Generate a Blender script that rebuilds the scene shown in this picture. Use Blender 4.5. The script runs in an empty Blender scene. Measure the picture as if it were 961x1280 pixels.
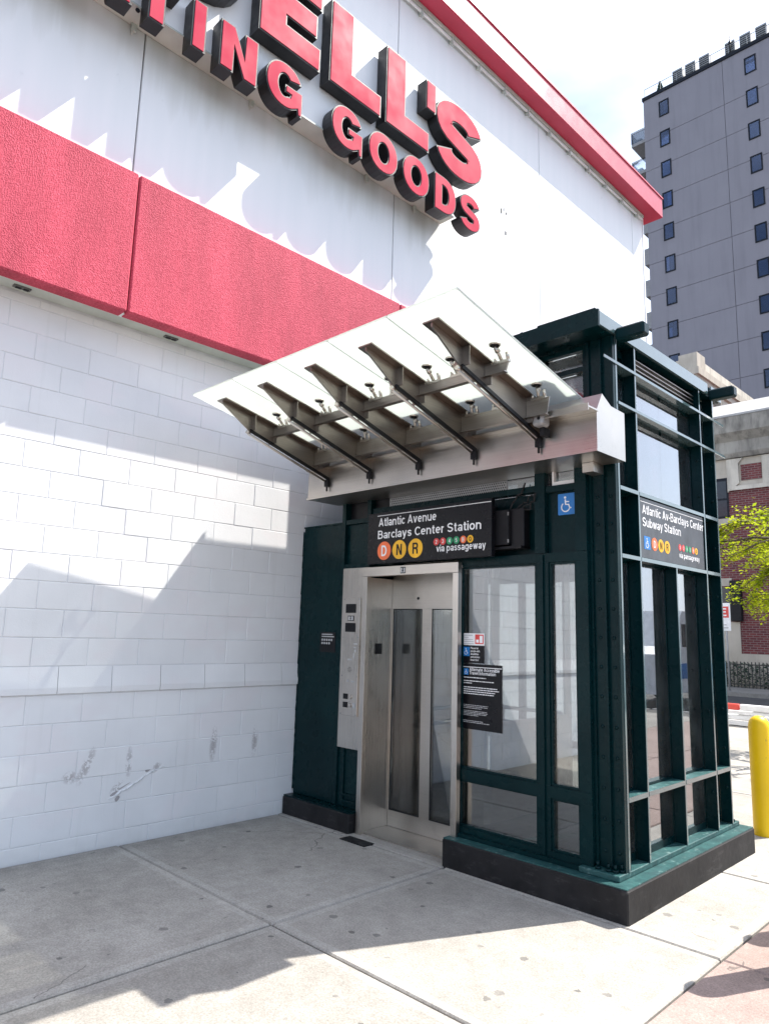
import bpy, bmesh, math, random
from mathutils import Vector, Matrix
from mathutils.geometry import tessellate_polygon
R = math.radians
random.seed(7)
scene = bpy.context.scene
col = scene.collection

# ------------------------------------------------------------------ camera
F_PX, W_PX, H_PX = 887.69, 961.0, 1280.0
yaw, pitch, roll = R(-44.9529), R(9.5382), R(1.5988)
fwd = Vector((math.sin(yaw) * math.cos(pitch), math.cos(yaw) * math.cos(pitch), math.sin(pitch)))
rgt = fwd.cross(Vector((0, 0, 1))).normalized()
upv = rgt.cross(fwd)
r2 = math.cos(roll) * rgt + math.sin(roll) * upv
u2 = -math.sin(roll) * rgt + math.cos(roll) * upv
cd = bpy.data.cameras.new('camera')
cam = bpy.data.objects.new('camera', cd)
col.objects.link(cam)
m = Matrix((r2, u2, -fwd)).transposed().to_4x4()
m.translation = (0, 0, 1.64)
cam.matrix_world = m
cd.sensor_fit = 'VERTICAL'
cd.sensor_height = 36.0
cd.lens = 36.0 * F_PX / H_PX
cd.clip_start = 0.05
cd.clip_end = 2000
scene.camera = cam

# ------------------------------------------------------------------ light
SUN = Vector((0.42, 0.89, 1.32)).normalized()
el = math.asin(SUN.z)
az = math.atan2(SUN.x, SUN.y)
world = bpy.data.worlds.new('World')
scene.world = world
world.use_nodes = True
nt = world.node_tree
nt.nodes.clear()
wo = nt.nodes.new('ShaderNodeOutputWorld')
bg = nt.nodes.new('ShaderNodeBackground')
sky = nt.nodes.new('ShaderNodeTexSky')
sky.sky_type = 'NISHITA'
sky.sun_disc = False
sky.sun_elevation = el
sky.sun_rotation = az
sky.air_density = 1.0
sky.dust_density = 2.2
sky.ozone_density = 1.0
# thin bright cloud over the whole sky
tc = nt.nodes.new('ShaderNodeTexCoord')
mp = nt.nodes.new('ShaderNodeMapping')
mp.inputs['Scale'].default_value = (1.0, 1.0, 2.2)
nz = nt.nodes.new('ShaderNodeTexNoise')
nz.inputs['Scale'].default_value = 2.6
nz.inputs['Detail'].default_value = 6
rp = nt.nodes.new('ShaderNodeValToRGB')
rp.color_ramp.elements[0].position = 0.36
rp.color_ramp.elements[0].color = (0.0, 0.0, 0.0, 1)
rp.color_ramp.elements[1].position = 0.70
rp.color_ramp.elements[1].color = (0.95, 0.95, 0.95, 1)
mx = nt.nodes.new('ShaderNodeMixRGB')
mx.inputs[2].default_value = (6.4, 7.3, 8.9, 1)
L = nt.links.new
L(tc.outputs['Generated'], mp.inputs['Vector'])
L(mp.outputs['Vector'], nz.inputs['Vector'])
L(nz.outputs['Fac'], rp.inputs['Fac'])
L(rp.outputs['Color'], mx.inputs[0])
L(sky.outputs['Color'], mx.inputs[1])
L(mx.outputs['Color'], bg.inputs['Color'])
bg.inputs['Strength'].default_value = 0.095
L(bg.outputs['Background'], wo.inputs['Surface'])
sd = bpy.data.lights.new('sun', 'SUN')
sd.energy = 3.5
sd.angle = R(0.5)
sd.color = (1.0, 0.955, 0.88)
so = bpy.data.objects.new('sun', sd)
so.rotation_euler = (-SUN).to_track_quat('-Z', 'Y').to_euler()
so.location = (5, 10, 15)
col.objects.link(so)
vs = scene.view_settings
vs.view_transform = 'Standard'
vs.look = 'None'
vs.gamma = 1
vs.exposure = 1.48

# ------------------------------------------------------------------ materials
MATS = {}


class NT:
    def __init__(s, name):
        s.m = bpy.data.materials.new(name)
        s.m.use_nodes = True
        s.t = s.m.node_tree
        s.t.nodes.clear()
        s.out = s.n('ShaderNodeOutputMaterial')

    def n(s, typ, **kw):
        nd = s.t.nodes.new(typ)
        for k, v in kw.items():
            setattr(nd, k, v)
        return nd

    def l(s, a, b):
        s.t.links.new(a, b)

    def pos(s, scale=(1, 1, 1)):
        g = s.n('ShaderNodeNewGeometry')
        mpn = s.n('ShaderNodeMapping')
        mpn.inputs['Scale'].default_value = scale
        s.l(g.outputs['Position'], mpn.inputs['Vector'])
        return mpn.outputs['Vector']

    def noise(s, scale, detail=4, vec=None, rough=0.55):
        nd = s.n('ShaderNodeTexNoise')
        nd.inputs['Scale'].default_value = scale
        nd.inputs['Detail'].default_value = detail
        nd.inputs['Roughness'].default_value = rough
        s.l(vec if vec is not None else s.pos(), nd.inputs['Vector'])
        return nd.outputs['Fac']

    def ramp(s, fac, p0, c0, p1, c1):
        nd = s.n('ShaderNodeValToRGB')
        e = nd.color_ramp.elements
        e[0].position, e[1].position = p0, p1
        e[0].color = (*c0, 1) if not isinstance(c0, (int, float)) else (c0, c0, c0, 1)
        e[1].color = (*c1, 1) if not isinstance(c1, (int, float)) else (c1, c1, c1, 1)
        s.l(fac, nd.inputs['Fac'])
        return nd.outputs['Color']

    def mix(s, fac, a, b, mode='MIX'):
        nd = s.n('ShaderNodeMixRGB', blend_type=mode)
        for i, (sock, v) in enumerate(((nd.inputs[0], fac), (nd.inputs[1], a), (nd.inputs[2], b))):
            if hasattr(v, 'links') or hasattr(v, 'is_linked'):
                s.l(v, sock)
            elif isinstance(v, (int, float)):
                sock.default_value = v if i == 0 else (v, v, v, 1)
            else:
                sock.default_value = (*v, 1)
        return nd.outputs[0]

    def math(s, op, a, b=0.0):
        nd = s.n('ShaderNodeMath', operation=op)
        for sock, v in ((nd.inputs[0], a), (nd.inputs[1], b)):
            if isinstance(v, (int, float)):
                sock.default_value = v
            else:
                s.l(v, sock)
        return nd.outputs[0]

    def bump(s, h, strength=0.3, dist=0.01):
        nd = s.n('ShaderNodeBump')
        nd.inputs['Strength'].default_value = strength
        nd.inputs['Distance'].default_value = dist
        s.l(h, nd.inputs['Height'])
        return nd.outputs['Normal']

    def bsdf(s, color, rough=0.6, metal=0.0, normal=None, spec=0.5, coat=0.0):
        p = s.n('ShaderNodeBsdfPrincipled')
        if hasattr(color, 'links') or hasattr(color, 'is_linked'):
            s.l(color, p.inputs['Base Color'])
        else:
            p.inputs['Base Color'].default_value = (*color, 1)
        if isinstance(rough, (int, float)):
            p.inputs['Roughness'].default_value = rough
        else:
            s.l(rough, p.inputs['Roughness'])
        p.inputs['Metallic'].default_value = metal
        p.inputs['Specular IOR Level'].default_value = spec
        p.inputs['Coat Weight'].default_value = coat
        if normal is not None:
            s.l(normal, p.inputs['Normal'])
        s.l(p.outputs[0], s.out.inputs['Surface'])
        return p


def reg(name, t):
    MATS[name] = t.m
    return t.m


def simple(name, c, rough=0.6, metal=0.0, var=0.12, scale=6.0, bump=0.0, bscale=60.0, spec=0.5, stretch=(1, 1, 1)):
    t = NT(name)
    f = t.noise(scale, 5, t.pos(stretch))
    lo = tuple(max(0, x * (1 - var)) for x in c)
    hi = tuple(min(1, x * (1 + var)) for x in c)
    cc = t.ramp(f, 0.3, lo, 0.7, hi)
    nrm = None
    if bump:
        nrm = t.bump(t.noise(bscale, 3), bump, 0.004)
    rr = t.ramp(t.noise(scale * 2.3, 4), 0.3, max(0.02, rough * 0.8), 0.7, min(1, rough * 1.2))
    t.bsdf(cc, rr, metal, nrm, spec)
    return reg(name, t)


def make_block_paint():
    t = NT('white_block_paint')
    oi = t.n('ShaderNodeObjectInfo')
    base = t.ramp(oi.outputs['Random'], 0.0, (0.765, 0.77, 0.78), 1.0, (0.795, 0.795, 0.80))
    dirt = t.ramp(t.noise(1.3, 6), 0.35, 0.90, 0.7, 1.0)
    c = t.mix(1.0, base, dirt, 'MULTIPLY')
    # patches of touched-up paint, a little pink or grey, and thin runs
    patch = t.ramp(t.noise(1.7, 3, t.pos((1, 1, 1.6))), 0.52, 0.0, 0.60, 1.0)
    c = t.mix(t.math('MULTIPLY', patch, 0.55), c, (0.745, 0.715, 0.725))
    runs = t.ramp(t.noise(3.0, 5, t.pos((1, 5.0, 0.25)), 0.65), 0.58, 0.0, 0.75, 1.0)
    c = t.mix(t.math('MULTIPLY', runs, 0.35), c, (0.60, 0.60, 0.59))
    # scuffs and rust marks at their places on the wall (y, z, half-width, half-height, tilt)
    g = t.n('ShaderNodeNewGeometry')
    sx = t.n('ShaderNodeSeparateXYZ')
    t.l(g.outputs['Position'], sx.inputs[0])
    fine = t.noise(55, 5, None, 0.75)
    big = t.noise(14, 4)
    for (y, z, hw, hh, k) in ((2.37, 0.60, 0.045, 0.15, 0.35), (2.26, 0.53, 0.07, 0.05, 0), (2.70, 0.59, 0.03, 0.13, 0),
                              (3.44, 0.66, 0.04, 0.16, 0.05), (3.86, 0.66, 0.035, 0.15, 0.05), (2.62, 0.41, 0.05, 0.06, 0.6),
                              (2.93, 0.53, 0.04, 0.05, 0.6)):
        dy = t.math('SUBTRACT', sx.outputs['Y'], y)
        dz = t.math('SUBTRACT', sx.outputs['Z'], z)
        dy = t.math('SUBTRACT', dy, t.math('MULTIPLY', dz, k))
        a = t.math('POWER', t.math('DIVIDE', dy, hw), 2.0)
        b = t.math('POWER', t.math('DIVIDE', dz, hh), 2.0)
        d = t.math('SUBTRACT', 1.0, t.math('ADD', a, b))
        mk = t.math('MULTIPLY', t.math('MAXIMUM', d, 0.0), t.math('GREATER_THAN', t.math('ADD', t.math('MULTIPLY', fine, 0.6), t.math('MULTIPLY', big, 0.4)), 0.485))
        c = t.mix(t.math('MULTIPLY', mk, 0.7), c, (0.30, 0.27, 0.27))
    # splash dirt near the pavement
    low = t.math('MULTIPLY', t.ramp(sx.outputs['Z'], 0.0, 1.0, 0.16, 0.0), t.noise(9, 5))
    c = t.mix(t.math('MULTIPLY', low, 0.5), c, (0.42, 0.42, 0.40))
    nrm = t.bump(t.math('ADD', t.noise(120, 4), t.math('MULTIPLY', t.noise(18, 3), 0.8)), 0.25, 0.004)
    t.bsdf(c, 0.55, 0, nrm, 0.35)
    return reg('block', t)


def make_upper_paint():
    t = NT('white_panel_paint')
    streak = t.noise(3.0, 5, t.pos((1, 2.2, 0.12)))
    c = t.ramp(streak, 0.3, (0.765, 0.775, 0.785), 0.65, (0.80, 0.80, 0.81))
    spots = t.ramp(t.noise(7, 5), 0.70, 1.0, 0.78, 0.85)
    c = t.mix(0.6, c, spots, 'MULTIPLY')
    # dirt washed off the ledge of the sign backing
    g = t.n('ShaderNodeNewGeometry')
    sx = t.n('ShaderNodeSeparateXYZ')
    t.l(g.outputs['Position'], sx.inputs[0])
    below = t.math('MULTIPLY', t.math('LESS_THAN', sx.outputs['Z'], 6.57), t.math('LESS_THAN', sx.outputs['Y'], 6.0))
    fall = t.math('MAXIMUM', t.math('SUBTRACT', 1.0, t.math('DIVIDE', t.math('SUBTRACT', 6.57, sx.outputs['Z']), t.math('MULTIPLY', streak, 1.1))), 0.0)
    st = t.math('MULTIPLY', t.math('MULTIPLY', below, fall), t.ramp(t.noise(1.1, 3, t.pos((1, 1.6, 0.2))), 0.42, 0.0, 0.62, 1.0))
    c = t.mix(t.math('MULTIPLY', st, 0.75), c, (0.40, 0.41, 0.36))
    nrm = t.bump(t.noise(70, 4), 0.12, 0.003)
    t.bsdf(c, 0.5, 0, nrm, 0.4)
    return reg('panel', t)


def make_stucco():
    t = NT('red_stucco')
    f = t.noise(60, 5, None, 0.75)
    c = t.ramp(f, 0.30, (0.40, 0.028, 0.058), 0.70, (0.66, 0.105, 0.155))
    fade = t.ramp(t.noise(1.6, 6, t.pos((1, 2.2, 0.5)), 0.65), 0.3, 0.78, 0.7, 1.14)
    c = t.mix(1.0, c, fade, 'MULTIPLY')
    h = t.n('ShaderNodeTexVoronoi')
    h.inputs['Scale'].default_value = 110
    t.l(t.pos(), h.inputs['Vector'])
    hh = t.math('ADD', h.outputs['Distance'], t.math('MULTIPLY', t.noise(95, 4, None, 0.7), 1.0))
    t.bsdf(c, 0.75, 0, t.bump(hh, 0.75, 0.006), 0.3)
    return reg('stucco', t)


def make_concrete(name, c0, c1, spots=True, worn=0.0):
    t = NT(name)
    oi = t.n('ShaderNodeObjectInfo')
    a = t.noise(1.1, 6, None, 0.6)
    b = t.noise(90, 3, None, 0.8)
    c = t.ramp(a, 0.3, c0, 0.7, c1)
    c = t.mix(0.9, c, t.ramp(b, 0.32, 0.62, 0.70, 1.15), 'MULTIPLY')
    c = t.mix(0.8, c, t.ramp(t.noise(9, 6, None, 0.75), 0.32, 0.78, 0.70, 1.12), 'MULTIPLY')
    c = t.mix(1.0, c, t.ramp(oi.outputs['Random'], 0, 0.86, 1, 1.05), 'MULTIPLY')
    # dirt gathered along the foot of the wall
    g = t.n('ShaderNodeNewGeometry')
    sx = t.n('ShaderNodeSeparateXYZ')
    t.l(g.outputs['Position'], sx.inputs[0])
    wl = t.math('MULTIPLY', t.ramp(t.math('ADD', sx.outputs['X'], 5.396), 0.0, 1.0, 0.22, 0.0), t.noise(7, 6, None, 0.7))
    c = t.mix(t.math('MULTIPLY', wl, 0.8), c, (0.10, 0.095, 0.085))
    streaks = t.ramp(t.noise(2.2, 6, t.pos((3.0, 0.7, 1)), 0.7), 0.55, 0.0, 0.72, 1.0)
    c = t.mix(t.math('MULTIPLY', streaks, 0.22), c, (0.15, 0.14, 0.125))
    hair = t.n('ShaderNodeTexVoronoi', feature='DISTANCE_TO_EDGE')
    hair.inputs['Scale'].default_value = 0.55
    hp = t.n('ShaderNodeVectorMath', operation='ADD')
    hn = t.n('ShaderNodeTexNoise')
    hn.inputs['Scale'].default_value = 5
    hn.inputs['Detail'].default_value = 6
    t.l(t.pos(), hn.inputs['Vector'])
    hs = t.n('ShaderNodeVectorMath', operation='SCALE')
    hs.inputs['Scale'].default_value = 0.22
    t.l(hn.outputs['Color'], hs.inputs[0])
    t.l(t.pos(), hp.inputs[0])
    t.l(hs.outputs[0], hp.inputs[1])
    t.l(hp.outputs[0], hair.inputs['Vector'])
    crack = t.math('MULTIPLY', t.math('LESS_THAN', hair.outputs['Distance'], 0.0022), t.math('GREATER_THAN', t.noise(0.9, 2), 0.60))
    c = t.mix(t.math('MULTIPLY', crack, 0.6), c, (0.08, 0.075, 0.07))
    stain = t.ramp(t.noise(3.6, 6, None, 0.65), 0.56, 0.0, 0.74, 1.0)
    c = t.mix(t.math('MULTIPLY', stain, 0.35), c, tuple(x * 0.62 for x in c0))
    if spots:
        v = t.n('ShaderNodeTexVoronoi')
        v.inputs['Scale'].default_value = 8.5
        v.inputs['Randomness'].default_value = 1.0
        pv = t.pos()
        wob = t.n('ShaderNodeTexNoise')
        wob.inputs['Scale'].default_value = 30
        t.l(pv, wob.inputs['Vector'])
        va = t.n('ShaderNodeVectorMath', operation='SCALE')
        va.inputs['Scale'].default_value = 0.03
        t.l(wob.outputs['Color'], va.inputs[0])
        vb = t.n('ShaderNodeVectorMath', operation='ADD')
        t.l(pv, vb.inputs[0])
        t.l(va.outputs[0], vb.inputs[1])
        t.l(vb.outputs[0], v.inputs['Vector'])
        sep = t.n('ShaderNodeSeparateColor')
        t.l(v.outputs['Color'], sep.inputs[0])
        rad = t.math('MULTIPLY', t.math('MAXIMUM', t.math('SUBTRACT', sep.outputs[0], 0.56), 0.0), 0.55)
        gum = t.math('LESS_THAN', v.outputs['Distance'], rad)
        c = t.mix(t.math('MULTIPLY', gum, t.math('ADD', t.math('MULTIPLY', sep.outputs[1], 0.55), 0.2)), c, (0.085, 0.083, 0.08))
    nrm = t.bump(t.math('ADD', b, t.math('MULTIPLY', t.noise(30, 4), 1.2)), 0.28, 0.005)
    t.bsdf(c, 0.85, 0, nrm, 0.25)
    return reg(name, t)


def make_steel(name, c, rough, axis):
    t = NT(name)
    st = {'x': (0.4, 90, 90), 'z': (90, 90, 0.4), 'y': (90, 0.4, 90)}[axis]
    br = t.noise(2.5, 3, t.pos(st))
    cl = t.noise(2.2, 5)
    cc = t.mix(1.0, t.ramp(cl, 0.3, tuple(x * 0.82 for x in c), 0.7, c), t.ramp(br, 0.3, 0.88, 0.7, 1.05), 'MULTIPLY')
    smudge = t.ramp(t.noise(9, 5), 0.62, 0.0, 0.8, 1.0)
    cc = t.mix(t.math('MULTIPLY', smudge, 0.25), cc, (0.30, 0.26, 0.22))
    rr = t.ramp(t.math('ADD', t.math('MULTIPLY', br, 0.5), t.math('MULTIPLY', cl, 0.5)), 0.3, rough * 0.75, 0.7, rough * 1.3)
    t.bsdf(cc, rr, 1.0, t.bump(br, 0.05, 0.002))
    return reg(name, t)


def make_green():
    t = NT('dark_green_paint')
    a = t.noise(2.5, 5)
    c = t.ramp(a, 0.3, (0.0008, 0.0125, 0.0150), 0.7, (0.0018, 0.0190, 0.0215))
    dust = t.ramp(t.noise(24, 6, None, 0.7), 0.55, 0.0, 0.8, 1.0)
    c = t.mix(t.math('MULTIPLY', dust, 0.04), c, (0.05, 0.08, 0.08))
    rr = t.ramp(t.noise(9, 4), 0.3, 0.22, 0.7, 0.36)
    h = t.math('ADD', t.noise(16, 3), t.math('MULTIPLY', t.noise(90, 2), 0.15))
    t.bsdf(c, rr, 0, t.bump(h, 0.02, 0.003), 0.14)
    return reg('green', t)


def make_worn_sunlit_green():
    t = NT('worn_sunlit_green_paint')
    a = t.noise(9, 6, None, 0.7)
    c = t.ramp(a, 0.35, (0.008, 0.045, 0.048), 0.66, (0.025, 0.10, 0.098))  # worn paint, with the brightness of sunlit tops also put into the colour
    chip = t.ramp(t.noise(17, 6, None, 0.8), 0.57, 0.0, 0.66, 1.0)
    c = t.mix(t.math('MULTIPLY', chip, 0.55), c, (0.24, 0.36, 0.34))
    t.bsdf(c, 0.5, 0, t.bump(t.noise(40, 5), 0.4, 0.006), 0.4)
    return reg('worn_sunlit_green', t)


def make_plinth():
    t = NT('plinth_black_paint')
    a = t.noise(3.5, 6, None, 0.65)
    c = t.ramp(a, 0.3, (0.007, 0.0068, 0.008), 0.72, (0.026, 0.025, 0.026))
    sc = t.ramp(t.noise(6, 6, t.pos((1, 0.6, 3)), 0.75), 0.56, 0.0, 0.72, 1.0)
    c = t.mix(t.math('MULTIPLY', sc, 0.16), c, (0.22, 0.21, 0.21))
    t.bsdf(c, 0.62, 0, t.bump(t.noise(20, 5), 0.35, 0.006), 0.2)
    return reg('plinth', t)


def make_glass(name, tint, refl, gain=1.6, dust=1.0, rough=0.0):
    t = NT(name)
    tr = t.n('ShaderNodeBsdfTransparent')
    tr.inputs[0].default_value = (*tint, 1)
    gl = t.n('ShaderNodeBsdfGlossy')
    gl.inputs['Roughness'].default_value = rough
    gl.inputs['Color'].default_value = (0.95, 0.97, 1.0, 1)
    fr = t.n('ShaderNodeFresnel')
    fr.inputs['IOR'].default_value = 1.52
    fac = t.math('MINIMUM', t.math('ADD', t.math('MULTIPLY', fr.outputs[0], gain), refl), 0.95)
    t.l(t.bump(t.noise(1.6, 2), 0.02, 0.02), gl.inputs['Normal'])
    mxs = t.n('ShaderNodeMixShader')
    t.l(fac, mxs.inputs[0])
    t.l(tr.outputs[0], mxs.inputs[1])
    t.l(gl.outputs[0], mxs.inputs[2])
    # a film of dust
    df = t.n('ShaderNodeBsdfDiffuse')
    df.inputs[0].default_value = (0.5, 0.5, 0.5, 1)
    m2 = t.n('ShaderNodeMixShader')
    t.l(t.ramp(t.noise(5, 5), 0.4, 0.012 * dust, 0.8, 0.05 * dust), m2.inputs[0])
    t.l(mxs.outputs[0], m2.inputs[1])
    t.l(df.outputs[0], m2.inputs[2])
    t.l(m2.outputs[0], t.out.inputs['Surface'])
    return reg(name, t)


def make_frit():
    t = NT('fritted_canopy_glass')
    tl = t.n('ShaderNodeBsdfTranslucent')
    tl.inputs[0].default_value = (0.90, 0.95, 0.92, 1)
    tr = t.n('ShaderNodeBsdfTransparent')
    tr.inputs[0].default_value = (0.93, 0.97, 0.95, 1)
    df = t.n('ShaderNodeBsdfDiffuse')
    df.inputs[0].default_value = (0.80, 0.84, 0.82, 1)
    gl = t.n('ShaderNodeBsdfGlossy')
    gl.inputs['Roughness'].default_value = 0.05
    a = t.n('ShaderNodeMixShader')
    a.inputs[0].default_value = 0.12
    t.l(tl.outputs[0], a.inputs[1])
    t.l(df.outputs[0], a.inputs[2])
    b = t.n('ShaderNodeMixShader')
    t.l(t.ramp(t.noise(1.2, 3), 0.3, 0.30, 0.7, 0.36), b.inputs[0])
    t.l(a.outputs[0], b.inputs[1])
    t.l(tr.outputs[0], b.inputs[2])
    c = t.n('ShaderNodeMixShader')
    fr = t.n('ShaderNodeFresnel')
    fr.inputs['IOR'].default_value = 1.5
    t.l(fr.outputs[0], c.inputs[0])
    t.l(b.outputs[0], c.inputs[1])
    t.l(gl.outputs[0], c.inputs[2])
    t.l(c.outputs[0], t.out.inputs['Surface'])
    return reg('frit', t)


def make_brick():
    t = NT('dark_red_brick')
    g = t.n('ShaderNodeNewGeometry')
    sx = t.n('ShaderNodeSeparateXYZ')
    t.l(g.outputs['Position'], sx.inputs[0])
    cb = t.n('ShaderNodeCombineXYZ')
    t.l(t.math('ADD', sx.outputs['X'], sx.outputs['Y']), cb.inputs[0])
    t.l(sx.outputs['Z'], cb.inputs[1])
    b = t.n('ShaderNodeTexBrick')
    b.inputs['Scale'].default_value = 1.0
    b.inputs['Brick Width'].default_value = 0.24
    b.inputs['Row Height'].default_value = 0.085
    b.inputs['Mortar Size'].default_value = 0.011
    b.inputs['Color1'].default_value = (0.17, 0.045, 0.045, 1)
    b.inputs['Color2'].default_value = (0.11, 0.03, 0.035, 1)
    b.inputs['Mortar'].default_value = (0.20, 0.15, 0.14, 1)
    t.l(cb.outputs[0], b.inputs['Vector'])
    c = t.mix(0.5, b.outputs['Color'], t.ramp(t.noise(2, 5), 0.3, 0.75, 0.7, 1.2), 'MULTIPLY')
    t.bsdf(c, 0.85, 0, t.bump(b.outputs['Fac'], -0.4, 0.01), 0.2)
    return reg('brick', t)


def make_stone(name, c0, c1, streak=0.4):
    t = NT(name)
    c = t.ramp(t.noise(1.0, 6), 0.3, c0, 0.7, c1)
    s = t.ramp(t.noise(1.6, 6, t.pos((1.6, 1.6, 0.35)), 0.65), 0.46, 0.0, 0.68, 1.0)
    c = t.mix(t.math('MULTIPLY', s, streak), c, (0.07, 0.065, 0.06))
    t.bsdf(c, 0.9, 0, t.bump(t.noise(24, 5), 0.3, 0.01), 0.2)
    return reg(name, t)


def make_leaf():
    t = NT('spring_leaf')
    oi = t.noise(3.0, 3)
    c = t.ramp(oi, 0.3, (0.24, 0.33, 0.015), 0.7, (0.46, 0.50, 0.03))
    d = t.n('ShaderNodeBsdfDiffuse')
    tl = t.n('ShaderNodeBsdfTranslucent')
    t.l(c, d.inputs[0])
    t.l(c, tl.inputs[0])
    ms = t.n('ShaderNodeMixShader')
    ms.inputs[0].default_value = 0.5
    t.l(d.outputs[0], ms.inputs[1])
    t.l(tl.outputs[0], ms.inputs[2])
    t.l(ms.outputs[0], t.out.inputs['Surface'])
    return reg('leaf', t)




def make_sunlit_green():
    t = NT('sunlit_green_enamel')
    c = t.ramp(t.noise(6, 5), 0.3, (0.045, 0.085, 0.090), 0.7, (0.075, 0.125, 0.13))  # frame green, lightened to carry sun and sky sheen on outer edges
    t.bsdf(c, 0.10, 0, t.bump(t.noise(12, 3), 0.02, 0.003), 0.9, 0.6)
    return reg('sunlit_green', t)


make_sunlit_green()
make_block_paint(); make_upper_paint(); make_stucco(); make_green(); make_worn_sunlit_green(); make_plinth(); make_frit(); make_brick(); make_leaf()
make_concrete('concrete', (0.335, 0.312, 0.278), (0.465, 0.438, 0.398))
make_concrete('concrete_edge', (0.40, 0.377, 0.342), (0.50, 0.473, 0.432), False)
make_concrete('pink_concrete', (0.35, 0.265, 0.235), (0.44, 0.335, 0.30))
make_concrete('kerb_concrete', (0.28, 0.28, 0.27), (0.38, 0.37, 0.36), False)
make_steel('steel', (0.62, 0.58, 0.53), 0.34, 'x')
make_steel('steel_v', (0.64, 0.60, 0.55), 0.30, 'z')
make_steel('steel_y', (0.30, 0.265, 0.235), 0.36, 'y')
make_steel('steel_dark', (0.42, 0.385, 0.35), 0.36, 'x')
make_glass('glass', (0.55, 0.58, 0.58), 0.14, 1.6, 0.3)
make_glass('door_glass', (0.82, 0.84, 0.84), 0.0, 0.9, 0.2)
make_glass('side_glass', (0.50, 0.55, 0.55), 0.16)
make_glass('clear_glass', (0.97, 0.98, 0.98), 0.0, 1.0, 0.1)
make_glass('tower_glass', (0.55, 0.62, 0.78), 0.0, 1.2, 0.3)
make_stone('stained_stone', (0.22, 0.205, 0.185), (0.36, 0.34, 0.30), 0.75)
make_stone('limestone', (0.40, 0.36, 0.30), (0.52, 0.47, 0.40), 0.25)
make_stone('pale_limestone', (0.50, 0.46, 0.39), (0.62, 0.57, 0.49), 0.35)
simple('black', (0.007, 0.007, 0.009), 0.4, spec=0.25)
simple('black_matte', (0.011, 0.011, 0.013), 0.6, spec=0.25)
simple('rubber', (0.015, 0.015, 0.016), 0.8)
simple('sign_black', (0.006, 0.006, 0.008), 0.3, 0, 0.2, 8, spec=0.22)
simple('sign_glare', (0.035, 0.036, 0.042), 0.22, 0, 0.3, 3, stretch=(1, 9, 0.6))  # black sign face with the glare painted in as grey
simple('white_print', (0.80, 0.80, 0.80), 0.4)
simple('grey_print', (0.45, 0.45, 0.45), 0.4)
simple('blue_print', (0.015, 0.18, 0.50), 0.35)
simple('red_print', (0.62, 0.05, 0.045), 0.4)
simple('orange_print', (0.85, 0.16, 0.045), 0.4)
simple('yellow_print', (0.85, 0.45, 0.008), 0.4)
simple('green_print', (0.015, 0.27, 0.11), 0.4)
simple('letter_black', (0.012, 0.011, 0.012), 0.45, 0, 0.3, 5, 0.2, 30)
simple('letter_red', (0.50, 0.018, 0.06), 0.62, 0, 0.06, 1.2, spec=0.10)
simple('roof_red', (0.50, 0.035, 0.075), 0.42, 0, 0.10, 2.0, 0.1, 40)
simple('soffit_grey', (0.50, 0.53, 0.48), 0.5, 0, 0.15, 3)
simple('white_trim', (0.78, 0.78, 0.78), 0.45)
simple('scuff_grey', (0.34, 0.32, 0.32), 0.8)
simple('mortar', (0.66, 0.665, 0.68), 0.7)
def make_yellow():
    t = NT('bollard_paint')
    c = t.ramp(t.noise(3, 5), 0.3, (0.74, 0.47, 0.0), 0.7, (0.86, 0.56, 0.0))
    chip = t.ramp(t.noise(13, 6, t.pos((1, 1, 0.5)), 0.75), 0.64, 0.0, 0.68, 1.0)
    c = t.mix(t.math('MULTIPLY', chip, 0.55), c, (0.30, 0.20, 0.04))
    t.bsdf(c, 0.45, 0, t.bump(t.noise(30, 4), 0.15, 0.004), 0.4)
    return reg('bollard_yellow', t)


make_yellow()
simple('asphalt', (0.05, 0.05, 0.05), 0.9, 0, 0.3, 4, 0.5, 120)
simple('road_white', (0.60, 0.60, 0.58), 0.7)
simple('joint_dark', (0.09, 0.085, 0.08), 0.95, 0, 0.3, 20)
def make_tower():
    t = NT('tower_render')
    c = t.ramp(t.noise(0.35, 5), 0.3, (0.262, 0.246, 0.268), 0.7, (0.285, 0.268, 0.290))
    st = t.ramp(t.noise(1.4, 5, t.pos((1.2, 1, 0.10)), 0.6), 0.48, 0.0, 0.75, 1.0)
    c = t.mix(t.math('MULTIPLY', st, 0.22), c, (0.12, 0.115, 0.13))
    t.bsdf(c, 0.8, 0, t.bump(t.noise(9, 4), 0.15, 0.02), 0.25)
    return reg('tower_grey', t)


make_tower()
simple('tower_joint', (0.12, 0.115, 0.135), 0.8)
simple('tower_frame', (0.008, 0.010, 0.016), 0.5, spec=0.2)
simple('curtain', (0.45, 0.47, 0.50), 0.8, 0, 0.3, 3, stretch=(9, 9, 0.3))
simple('balcony', (0.30, 0.29, 0.29), 0.7)
simple('ac_metal', (0.32, 0.32, 0.32), 0.5, 0.2, 0.2, 3)
simple('ac_dark', (0.11, 0.11, 0.105), 0.6)
simple('roof_white', (0.36, 0.35, 0.34), 0.6)
simple('bark', (0.10, 0.075, 0.055), 0.9, 0, 0.3, 20, 0.6, 60)
simple('conifer', (0.02, 0.055, 0.03), 0.8, 0, 0.4, 8)
simple('iron', (0.02, 0.022, 0.02), 0.6)
simple('van_white', (0.72, 0.73, 0.74), 0.3)
simple('van_blue', (0.03, 0.16, 0.42), 0.3)
simple('room_blue', (0.045, 0.058, 0.09), 0.5, 0, 0.3, 0.8)
simple('window_dark', (0.02, 0.024, 0.03), 0.15)
simple('perforated', (0.33, 0.335, 0.34), 0.5, 0.6)
simple('caulk', (0.70, 0.705, 0.72), 0.6)
simple('cab_floor', (0.46, 0.45, 0.43), 0.6)
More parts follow.
